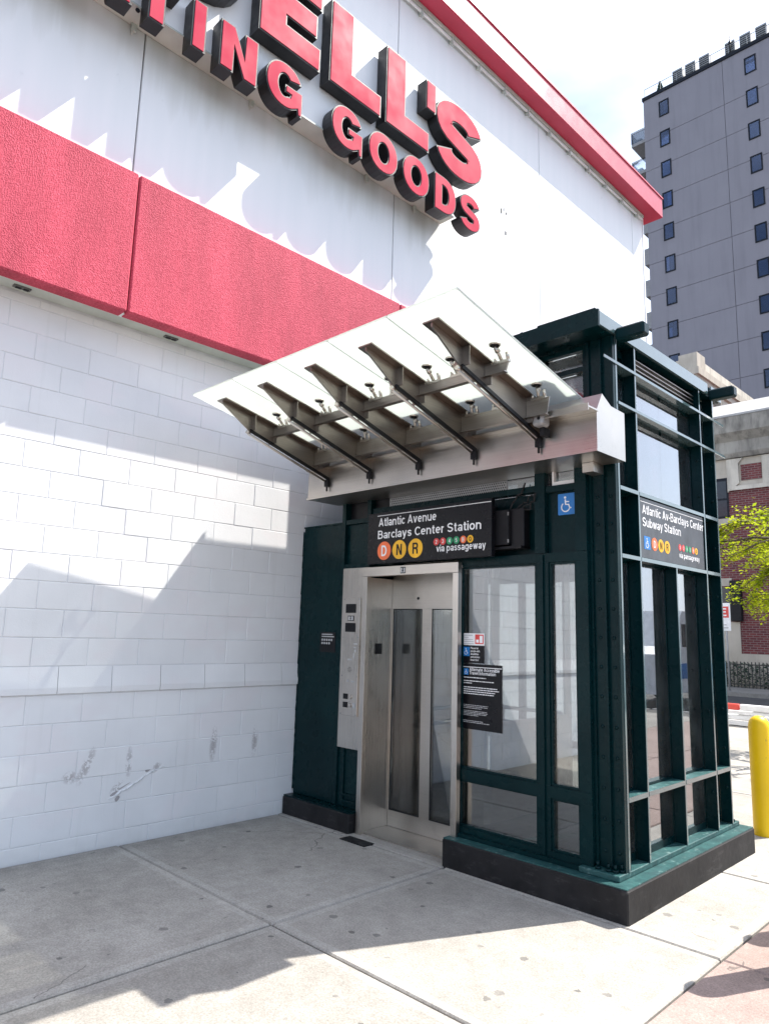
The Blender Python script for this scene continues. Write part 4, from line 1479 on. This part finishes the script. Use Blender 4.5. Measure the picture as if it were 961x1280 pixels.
s2 = thing('station_sign', 'glare-greyed black station sign on the street side of the elevator with subway station lettering', 'sign', (-2.2, 5.28, 2.2))
part('sign_board', 'sign_glare', s2, (-2.215, -2.184, 4.70, 5.832, 2.193, 2.618), bevel=0.002)
xa = -2.1825
plate('sign_line', 'white_print', s2, 'E', 4.71, 5.825, 2.588, 2.592, xa, 0.001)
text('Atlantic Av-Barclays Center', 'white_print', s2, 'E', (xa, 4.735, 2.505), width=1.09, height=0.090)
text('Subway Station', 'white_print', s2, 'E', (xa, 4.735, 2.415), width=0.645, height=0.090)
d = plate('access_panel', 'blue_print', s2, 'E', 4.75, 4.847, 2.256, 2.348, xa, 0.001)
wheelchair(d, 'E', 4.796, 2.30, 0.075, xa + 0.0015)
for ch, y_, mt, tm in (('D', 4.917, 'orange_print', 'white_print'), ('N', 5.023, 'yellow_print', 'black'), ('R', 5.129, 'yellow_print', 'black')):
    d = disc('route_bullet', mt, s2, 'E', y_, 2.304, 0.047, xa, 0.001, 28)
    text(ch, tm, d, 'E', (xa + 0.001, y_, 2.304), height=0.072, center=True, bold=0.02)
for i, (ch, mt, tm) in enumerate((('2', 'red_print', 'white_print'), ('3', 'red_print', 'white_print'), ('4', 'green_print', 'white_print'), ('5', 'green_print', 'white_print'), ('B', 'orange_print', 'white_print'), ('Q', 'yellow_print', 'black'))):
    y_ = 5.357 + i * 0.062
    d = disc('route_bullet', mt, s2, 'E', y_, 2.327, 0.026, xa, 0.001, 18)
    text(ch, tm, d, 'E', (xa + 0.001, y_, 2.327), height=0.036, center=True, bold=0.02)
text('via passageway', 'white_print', s2, 'E', (xa, 5.335, 2.248), width=0.385, height=0.058)

ws = thing('access_sign', 'blue square wheelchair sign on the green panel right of the door', 'sign', (-2.54, YF, 2.5))
plate('sign_plate', 'blue_print', ws, 'S', -2.606, -2.468, 2.474, 2.624, YF + 0.030, 0.004, 0.008)
wheelchair(ws, 'S', -2.542, 2.548, 0.118, YF + 0.0285)

n1 = thing('safety_sticker', 'small white sticker with a red square on the window above the black notices', 'sticker', (-3.345, YF, 1.6))
plate('sticker', 'white_print', n1, 'S', -3.447, -3.242, 1.556, 1.644, YF + 0.034, 0.0015)
plate('emblem', 'red_print', n1, 'S', -3.328, -3.25, 1.566, 1.636, YF + 0.0325, 0.001)
plate('emblem_mark', 'white_print', n1, 'S', -3.285, -3.258, 1.574, 1.627, YF + 0.032, 0.0005)
plate('emblem_mark', 'white_print', n1, 'S', -3.318, -3.293, 1.576, 1.598, YF + 0.032, 0.0005)
for i, w in enumerate((0.088, 0.05, 0.092, 0.10, 0.10)):
    plate('print_line', 'grey_print', n1, 'S', -3.439, -3.439 + w, 1.626 - i * 0.0155, 1.631 - i * 0.0155, YF + 0.0325, 0.001)

n2 = thing('courtesy_sticker', 'small black sticker with a blue wheelchair square asking to let people board', 'sticker', (-3.345, YF, 1.48))
plate('sticker', 'sign_black', n2, 'S', -3.447, -3.245, 1.425, 1.552, YF + 0.034, 0.0015)
d = plate('access_panel', 'blue_print', n2, 'S', -3.443, -3.378, 1.474, 1.542, YF + 0.0325, 0.001)
wheelchair(d, 'S', -3.411, 1.508, 0.05, YF + 0.031)
for i, s_ in enumerate(('Please let', 'people with', 'disabilities', 'and seniors', 'board first')):
    text(s_, 'white_print', n2, 'S', (-3.370, YF + 0.0325, 1.527 - i * 0.0215), height=0.0205)

n3 = thing('travel_notice', 'tall black notice headed Alternate Accessible Travel Information on the window', 'notice', (-3.265, YF, 1.0))
plate('notice_board', 'sign_black', n3, 'S', -3.447, -3.083, 0.945, 1.418, YF + 0.033, 0.003)
yb_ = YF + 0.032
plate('sign_line', 'white_print', n3, 'S', -3.445, -3.085, 1.392, 1.397, yb_, 0.001)
d = plate('access_panel', 'blue_print', n3, 'S', -3.432, -3.388, 1.336, 1.382, yb_, 0.001)
wheelchair(d, 'S', -3.410, 1.359, 0.036, yb_ - 0.001)
text('Alternate Accessible', 'white_print', n3, 'S', (-3.378, yb_, 1.366), width=0.275, height=0.034)
text('Travel Information', 'white_print', n3, 'S', (-3.378, yb_, 1.340), width=0.24, height=0.034)
lines = [(1.315, .21, 'white_print'), (1.290, .28, 'white_print'), (1.274, .08, 'white_print')] + [(1.244 - 0.0155 * i, w, 'white_print') for i, w in enumerate((.31, .325, .29, .28))]
lines += [(1.116, .23, 'grey_print'), (1.105, .225, 'grey_print'), (1.094, .17, 'grey_print')] + [(1.074 - 0.0105 * i, w, 'grey_print') for i, w in enumerate((.22, .225, .22, .14))] + [(1.003, .19, 'grey_print'), (0.992, .24, 'grey_print')]
for z, w, mt in lines:
    x = -3.432
    wds = MB()
    wide = w
    while wide > 0.008:
        q = min(wide, random.uniform(0.012, 0.035))
        h = 0.0062 if mt == 'white_print' else 0.0042
        wds.box(x, x + q - 0.004, yb_, yb_ + 0.001, z, z + h)
        x += q
        wide -= q
    wds.build('print_line', mt, n3)

mon = thing('speaker_box', 'black box with loose cables mounted right of the station sign', 'box', (-2.99, 4.25, 2.25))
part('housing', 'black_matte', mon, (-3.125, -2.975, 4.255, 4.36, 2.285, 2.545), bevel=0.004)
part('rear_housing', 'black', mon, (-2.973, -2.86, 4.285, 4.36, 2.26, 2.55), bevel=0.004)
part('shelf', 'black', mon, (-3.15, -2.86, 4.25, 4.37, 2.255, 2.272))
part('hinge', 'ac_metal', mon, (-2.979, -2.972, 4.2535, 4.262, 2.30, 2.325), (-2.979, -2.972, 4.2535, 4.262, 2.50, 2.525))
wr = MB()
random.seed(11)
for k in range(4):
    p = Vector((-2.99 + 0.03 * k, 4.30, 2.55))
    for i in range(6):
        q = p + Vector((random.uniform(0.005, 0.05), random.uniform(-0.02, 0.02), random.uniform(-0.02, 0.055)))
        wr.cyl(p, q, 0.006, None, 6)
        p = q
wr.build('cable', 'rubber', mon)

# ================================================================== BOLLARDS
bprof = [(0.0, 0.088), (0.90, 0.088), (0.945, 0.080), (0.975, 0.060), (0.992, 0.030), (0.998, 0.004)]


def bollard_mesh():
    b = MB()
    for (z0, r0), (z1, r1) in zip(bprof[:-1], bprof[1:]):
        b.cyl((0, 0, z0), (0, 0, z1), r0, r1, 28, False)
    bmesh.ops.remove_doubles(b.bm, verts=b.bm.verts, dist=0.0005)
    return b.mesh('bollard', 'bollard_yellow')


bm_ = bollard_mesh()
o = put('bollard', bm_, None, (-2.205, 6.95, 0.0))
tag(o, 'yellow painted bollard standing behind the street side of the elevator', 'bollard', 'yellow bollards')
o = put('bollard', bm_, None, (-1.205, 4.37, 0.0))
tag(o, 'yellow bollard casting the nearer rounded shadow on the pinkish pavement', 'bollard', 'yellow bollards')
o = put('bollard', bm_, None, (-1.205, 5.18, 0.0))
tag(o, 'yellow bollard casting the farther rounded shadow on the pinkish pavement', 'bollard', 'yellow bollards')

# ================================================================== STREET THINGS
bar = thing('road_barrier', 'low red and white barrier lying at the far edge of the pavement', 'barrier', (-4.6, 15.2, 0))
for i in range(8):
    x = -7.0 + i * 0.62
    part('barrier_segment', 'barrier_red' if i % 2 == 0 else 'barrier_white', bar, (x, x + 0.60, 15.15, 15.27, 0.30, 0.42), bevel=0.015)
part('barrier_base', 'barrier_white', bar, (-7.0, -2.06, 15.12, 15.30, 0.02, 0.10), (-7.0, -2.06, 15.16, 15.26, 0.13, 0.20), (-7.0, -2.06, 15.16, 15.26, 0.225, 0.28))
for i in range(5):
    x = -7.0 + i * 1.22
    part('barrier_leg', 'black_matte', bar, (x, x + 0.05, 15.13, 15.29, 0.0, 0.30))

sgn = thing('street_sign', 'small white sign with a red square on a thin post beyond the kiosk', 'sign', (-7.35, 22.0, 0))
for_y = 25.6
sgn.location = (-8.75, for_y, 0)
ROOT[sgn.name] = Vector((-8.75, for_y, 0))
MB().cyl((-8.98, for_y + 0.03, 0), (-8.98, for_y + 0.03, 2.9), 0.03, None, 10).build('post', 'ac_metal', sgn)
part('sign_plate', 'white_trim', sgn, (-9.28, -8.82, for_y - 0.01, for_y, 1.98, 2.92))
plate('red_panel', 'red_print', sgn, 'S', -9.23, -8.87, 2.42, 2.80, for_y - 0.013, 0.003)
text('E', 'white_print', sgn, 'S', (-9.02, for_y - 0.015, 2.61), height=0.36, center=True, bold=0.03)
for i, w in enumerate((0.24, 0.3)):
    plate('print_line', 'grey_print', sgn, 'S', -9.2, -9.2 + w, 2.16 - i * 0.1, 2.20 - i * 0.1, for_y - 0.013, 0.003)

# van parked in the street right of the frame, mirrored in the side glass
van = thing('delivery_van', 'white delivery van with a blue lower stripe parked in the street', 'van', (4.6, 20.0, -0.15))
vb = MB()
prof = [(18.0, 0.25), (23.0, 0.25), (23.0, 2.35), (19.4, 2.4), (18.6, 1.45), (18.0, 1.25)]
vb.prism(prof, [], lambda u, v, d: Vector((3.4 + d, u, v)), 1.95)
vb.build('body', 'van_white', van)
part('stripe', 'van_blue', van, (3.385, 5.365, 18.3, 22.95, 0.62, 1.02))
part('window', 'window_dark', van, (3.388, 5.362, 19.35, 20.3, 1.45, 2.05))
for y in (18.75, 22.1):
    for x in (3.38, 5.16):
        w = MB().cyl((x, y, 0.2), (x + 0.21, y, 0.2), 0.35, None, 20)
        wo_ = w.build('wheel', 'rubber', van)
        MB().cyl((x - 0.004, y, 0.2), (x + 0.214, y, 0.2), 0.19, None, 14).build('rim', 'ac_metal', wo_)

# ================================================================== BRICK BUILDING ACROSS THE STREET
YK = 28.5
bk = thing('brick_building', 'dark red brick building with stained stone cornice across the street', 'building', (-6, 33, 0))
part('wall', 'brick', bk, (-17, 6, YK, 40, -0.16, 7.45))
part('base_course', 'limestone', bk, (-9.62, 6, YK - 0.06, YK - 0.002, -0.16, 1.18))
part('stone_pier', 'limestone', bk, (-17, -9.48, YK - 0.05, YK - 0.0015, -0.16, 2.35))
part('window', 'window_dark', bk, (-10.2, -9.78, YK - 0.04, YK - 0.001, 2.40, 3.65))
part('window_box', 'black_matte', bk, (-9.72, -9.35, YK - 0.25, YK - 0.003, 2.38, 3.9), bevel=0.02)
part('stone_course', 'limestone', bk, (-17, -9.70, YK - 0.045, YK - 0.0025, 3.70, 4.0), (-17, -9.35, YK - 0.07, YK - 0.004, 6.05, 6.30))
wf = part('window_frame', 'tower_frame', bk, (-10.62, -9.66, YK - 0.03, YK - 0.003, 6.32, 7.90))
part('pane', 'window_dark', wf, (-10.55, -9.72, YK - 0.035, YK - 0.031, 6.40, 7.02), (-10.55, -9.72, YK - 0.035, YK - 0.031, 7.10, 7.78))
part('frieze', 'limestone', bk, (-17, 6, YK - 0.02, YK + 0.5, 7.46, 8.62))
fz = MB()
fz.prism([(-9.65, 7.30), (-9.22, 7.62), (-9.22, 8.40), (-9.05, 8.60), (-9.65, 8.60)], [], lambda u, v, d: Vector((u, YK - 0.10 + d, v)), 0.078)
fz.box(-8.38, -8.05, YK - 0.09, YK - 0.021, 7.40, 8.60)
fz.box(-9.62, -5.0, YK - 0.12, YK - 0.101, 7.36, 7.52)
fz.build('carved_stone', 'pale_limestone', bk)
part('brick_panel', 'brick', bk, (-9.15, -8.42, YK - 0.05, YK - 0.0215, 7.72, 8.34))
b = MB()
b.prism([(YK - 0.15, 8.63), (YK - 0.25, 8.80), (YK - 0.25, 9.25), (YK - 0.55, 9.55), (YK - 0.60, 10.15), (YK + 0.5, 10.3), (YK + 0.5, 8.63)], [], lambda u, v, d: Vector((-17 + d, u, v)), 23)
b.build('cornice', 'stained_stone', bk)
b = MB()
b.prism([(YK - 0.62, 10.16), (YK - 0.62, 10.24), (YK + 2.8, 11.75), (YK + 2.8, 10.2)], [], lambda u, v, d: Vector((-17 + d, u, v)), 23)
b.build('roof', 'roof_white', bk)
# iron fence in front
fe = thing('iron_fence', 'dark iron picket fence in front of the brick building', 'fence', (-7, 26.9, 0))
pm = MB().box(-0.014, 0.014, -0.014, 0.014, 0, 0.92).mesh('picket', 'iron')
x = -13.0
while x < -3:
    put('picket', pm, fe, (x, 27.6, 0.0))
    x += 0.125
part('rail', 'iron', fe, (-13.05, -2.95, 27.58, 27.62, 0.80, 0.84), (-13.05, -2.95, 27.58, 27.62, 0.10, 0.14))
hg = MB()
random.seed(5)
for i in range(2600):
    c = Vector((random.uniform(-13, -3), random.uniform(27.75, 28.2), random.uniform(0.02, 0.85)))
    a_, s_ = random.uniform(0, 6.28), random.uniform(0.04, 0.09)
    u_ = Vector((math.cos(a_), math.sin(a_), random.uniform(-.6, .6))) * s_
    v_ = Vector((-math.sin(a_) * .5, math.cos(a_) * .5, random.uniform(.2, 1))) * s_
    hg.bm.faces.new([hg.bm.verts.new(c + p) for p in (-u_, v_, u_)])
tag(hg.build('hedge', 'conifer'), 'dark clipped hedge behind the iron fence', 'hedge')

# limestone building behind
ls = thing('limestone_building', 'pale limestone building with carved cornice behind the brick building', 'building', (-16, 40, 0))
part('wall', 'pale_limestone', ls, (-22, -12.75, 34.0, 46.5, -0.16, 14.4))
part('cornice', 'limestone', ls, (-22.2, -12.50, 33.75, 46.6, 14.401, 14.75), (-22.1, -12.62, 33.85, 46.5, 14.10, 14.399))
part('parapet', 'pale_limestone', ls, (-22, -12.72, 34.0, 46.4, 14.76, 15.35))
part('corner_block', 'limestone', ls, (-13.5, -12.60, 33.88, 34.9, 14.77, 15.55))
for y in (36.3, 39.6, 42.9):
    part('bracket', 'stained_stone', ls, (-12.745, -12.45, y, y + 0.4, 12.9, 14.09), bevel=0.04)
    b = MB()
    b.prism(ell(y + 1.85, 12.0, 1.0, 1.5, 0, 180, 12) + [(y + 0.85, 10.5), (y + 2.85, 10.5)], [], lambda u, v, d: Vector((-12.74 + d, u, v)), 0.05)
    b.build('arched_window', 'window_dark', ls)
tag(MB().box(-13.3, -12.7, 33.2, 33.7, 11.9, 12.6, bevel=0.08).cyl((-13.0, 33.45, 10.9), (-13.0, 33.45, 11.95), 0.05, None, 8).build('rooftop_vent', 'black_matte'), 'dark vent standing on the white roof edge', 'vent')

# ================================================================== GREY TOWER
tw = thing('apartment_tower', 'tall grey apartment tower with small dark windows', 'tower', (-15, 68, 0))
TX0, TX1, TY, TZ = -26.2, -6.0, 60.0, 52.75
part('core', 'tower_joint', tw, (TX0 + 0.05, TX1, TY + 0.06, TY + 20, -0.16, TZ - 0.05))
PIT = 3.165
ztop = 51.85
for f in range(17):
    z1 = TZ - PIT * f - (0.02 if f else 0.0) - (1.2 if f else 0)
    z0 = TZ - PIT * (f + 1) + 0.02 - 1.2
    if z0 < 0: z0 = 0
    for xa, xb_ in ((TX0, -18.95), (-18.91, TX1)):
        part('facade_panel', 'tower_grey', tw, (xa, xb_, TY, TY + 0.055, z0, z1))
part('side_wall', 'tower_grey', tw, (TX0 + 0.001, TX0 + 0.049, TY + 0.056, TY + 20, 0, TZ - 0.02))
part('coping', 'tower_frame', tw, (TX0 - 0.1, TX1, TY - 0.1, TY + 20, TZ + 0.002, TZ + 0.35))
random.seed(21)
for f in range(15):
    for xc in (-24.25, -16.65, -9.4):
        zt = ztop - PIT * f
        w, h = 0.95, 1.62
        x0, x1 = xc - w / 2, xc + w / 2
        fr_ = part('window', 'tower_frame', tw, (x0, x0 + 0.11, TY - 0.05, TY - 0.002, zt - h, zt), (x1 - 0.11, x1, TY - 0.05, TY - 0.002, zt - h, zt),
                   (x0 + 0.11, x1 - 0.11, TY - 0.05, TY - 0.002, zt - 0.11, zt), (x0 + 0.11, x1 - 0.11, TY - 0.05, TY - 0.002, zt - h, zt - h + 0.12))
        part('pane', 'tower_glass', fr_, (x0 + 0.11, x1 - 0.11, TY - 0.022, TY - 0.014, zt - h + 0.12, zt - 0.11))
        part('room', 'room_blue', fr_, (x0 + 0.11, x1 - 0.11, TY - 0.006, TY - 0.003, zt - h + 0.12, zt - 0.11))
        if random.random() < 0.3:
            c0 = random.choice((x0 + 0.13, x0 + 0.45))
            part('curtain', 'curtain', fr_, (c0, min(c0 + random.uniform(0.2, 0.6), x1 - 0.12), TY - 0.012, TY - 0.008, zt - h + 0.13, zt - 0.12 - random.choice((0, 0, 0.5))))
# balconies on the left side
for f in range(10):
    z = 48.7 - PIT * f
    dpt = 1.45 if f < 2 else 0.55
    o = part('balcony', 'balcony', tw, (TX0 - dpt, TX0 - 0.003, TY + 0.3, TY + 3.2, z, z + 0.30 if f < 2 else z + 1.6))
    if f < 2:
        part('balcony_rail', 'clear_glass', o, (TX0 - dpt + 0.02, TX0 - dpt + 0.05, TY + 0.32, TY + 3.2, z + 0.31, z + 1.45), (TX0 - dpt + 0.06, TX0, TY + 0.32, TY + 0.35, z + 0.31, z + 1.45))
        part('rail_post', 'tower_frame', o, (TX0 - dpt + 0.0, TX0 - dpt + 0.05, TY + 0.25, TY + 0.30, z + 0.31, z + 1.5), (TX0 - dpt, TX0, TY + 0.25, TY + 0.29, z + 1.46, z + 1.5))
        part('planter', 'black_matte', o, (TX0 - dpt + 0.4, TX0 - dpt + 0.9, TY + 0.5, TY + 0.9, z + 0.305, z + 0.8), bevel=0.06)
rl = MB()
x = TX0
while x < TX1 - 0.5:
    rl.box(x, x + 0.04, TY + 0.3, TY + 0.34, TZ + 0.352, TZ + 1.45)
    x += 1.55
rl.box(TX0, TX1, TY + 0.3, TY + 0.34, TZ + 1.451, TZ + 1.49)
rl.build('roof_railing', 'ac_metal', tw)
acs = [(-23.62, -22.68, 'leftmost grey air conditioner on the tower roof, beside the small conifer'), (-22.42, -21.48, 'second grey air conditioner from the left on the tower roof'),
       (-21.15, -20.22, 'third grey air conditioner from the left, left of the roof gap'), (-18.85, -18.0, 'fourth grey air conditioner on the tower roof, behind the mast'),
       (-17.60, -16.68, 'fifth grey air conditioner on the tower roof, right of the mast'), (-16.28, -15.36, 'sixth grey air conditioner on the tower roof, near the photo edge')]
for x0, x1, lb in acs:
    t = thing('air_conditioner', lb, 'air conditioner', ((x0 + x1) / 2, TY + 1.2, TZ + 0.36), 'air conditioners on the tower roof')
    zb = TZ + 0.352
    part('casing', 'ac_metal', t, (x0, x1, TY + 0.7, TY + 1.6, zb + 0.1, zb + 1.85), bevel=0.04)
    g = MB()
    for j in range(7):
        g.box(x0 + 0.06, x1 - 0.06, TY + 0.66, TY + 0.699, zb + 0.3 + j * 0.21, zb + 0.36 + j * 0.21)
    g.build('grille', 'black_matte', t)
    part('foot', 'black_matte', t, (x0 + 0.1, x0 + 0.2, TY + 0.75, TY + 1.5, zb, zb + 0.099), (x1 - 0.2, x1 - 0.1, TY + 0.75, TY + 1.5, zb, zb + 0.099))
tag(MB().cyl((-18.35, TY + 0.55, TZ + 0.352), (-18.35, TY + 0.55, TZ + 2.6), 0.05, 0.04, 8).cyl((-18.35, TY + 0.55, TZ + 1.6), (-18.35, TY + 0.55, TZ + 2.0), 0.12, 0.12, 8).build('roof_mast', 'black_matte'), 'thin dark mast on the tower roof', 'mast')
shr = thing('potted_conifer', 'small pointed green conifer in a pot at the tower roof corner', 'plant', (-24.9, TY + 0.9, TZ + 0.36))
MB().cyl((-24.9, TY + 0.9, TZ + 0.352), (-24.9, TY + 0.9, TZ + 0.75), 0.2, 0.26, 10).build('pot', 'black_matte', shr)
cf = MB()
random.seed(9)
for i in range(420):
    hh = random.random()
    rr = 0.42 * (1 - hh) ** 0.8 * random.uniform(0.5, 1)
    a_ = random.uniform(0, 6.28)
    c = Vector((-24.9 + rr * math.cos(a_), TY + 0.9 + rr * math.sin(a_), TZ + 0.75 + hh * 1.3))
    s_ = 0.09
    cf.bm.faces.new([cf.bm.verts.new(c + Vector(p) * s_) for p in ((-.7, 0, -.3), (.7, random.uniform(-.5, .5), -.3), (0, random.uniform(-.6, .6), 1))])
cf.build('foliage', 'conifer', shr)

# ================================================================== STREET TREE
random.seed(4)
tr = thing('street_tree', 'young street tree with bright yellow green spring leaves at the photo edge', 'tree', (-2.3, 12.6, 0))
tk = MB()
TB = Vector((-2.3, 12.6, 0))
tp = [TB, TB + Vector((0.03, 0, 1.2)), TB + Vector((0.0, 0.05, 2.1)), TB + Vector((0.08, 0, 2.9)), TB + Vector((0.02, 0.1, 3.5)), TB + Vector((0.1, 0.1, 4.0))]
for i, (p, q) in enumerate(zip(tp[:-1], tp[1:])):
    tk.cyl(p, q, 0.12 - 0.02 * i, 0.12 - 0.02 * (i + 1), 10)
LV = MB()


def twig(p, d, ln, r, depth):
    n = 5
    for i in range(n):
        d = (d + Vector((random.uniform(-.18, .18), random.uniform(-.18, .18), random.uniform(-.20, .05)))).normalized()
        q = p + d * ln / n
        tk.cyl(p, q, r * (1 - i / n * .5), r * (1 - (i + 1) / n * .5), 5, False)
        if depth < 2 and i >= 1:
            for s in range(2 if depth == 0 else 1):
                sd_ = (d + Vector((random.uniform(-.9, .9), random.uniform(-.9, .9), random.uniform(-.5, .4)))).normalized()
                twig(q, sd_, ln * random.uniform(.32, .5), r * .45, depth + 1)
        if depth >= 1:
            for s in range(6 if depth == 2 else 4):
                c = p.lerp(q, random.random()) + Vector((random.gauss(0, .045), random.gauss(0, .045), random.gauss(-.02, .045)))
                a_ = random.uniform(0, 6.28)
                s_ = random.uniform(0.022, 0.045)
                u_ = Vector((math.cos(a_), math.sin(a_), random.uniform(-.7, .3))) * s_
                v_ = Vector((-math.sin(a_), math.cos(a_), random.uniform(-.6, .6))) * s_ * .55
                LV.bm.faces.new([LV.bm.verts.new(c + w_) for w_ in (-u_, v_, u_, -v_)])
        p = q


for i in range(9):
    h = 2.3 + i * 0.17
    base = TB + Vector((0.03, 0.03, h))
    a_ = i * 2.4 + 2.0
    if i % 2 == 0:
        a_ = math.pi + random.uniform(-.7, .5)
    twig(base, Vector((math.cos(a_), math.sin(a_), random.uniform(0.15, 0.45))).normalized(), random.uniform(1.5, 2.1), 0.03, 0)
tk.build('trunk', 'bark', tr)
LV.build('crown', 'leaf', tr)
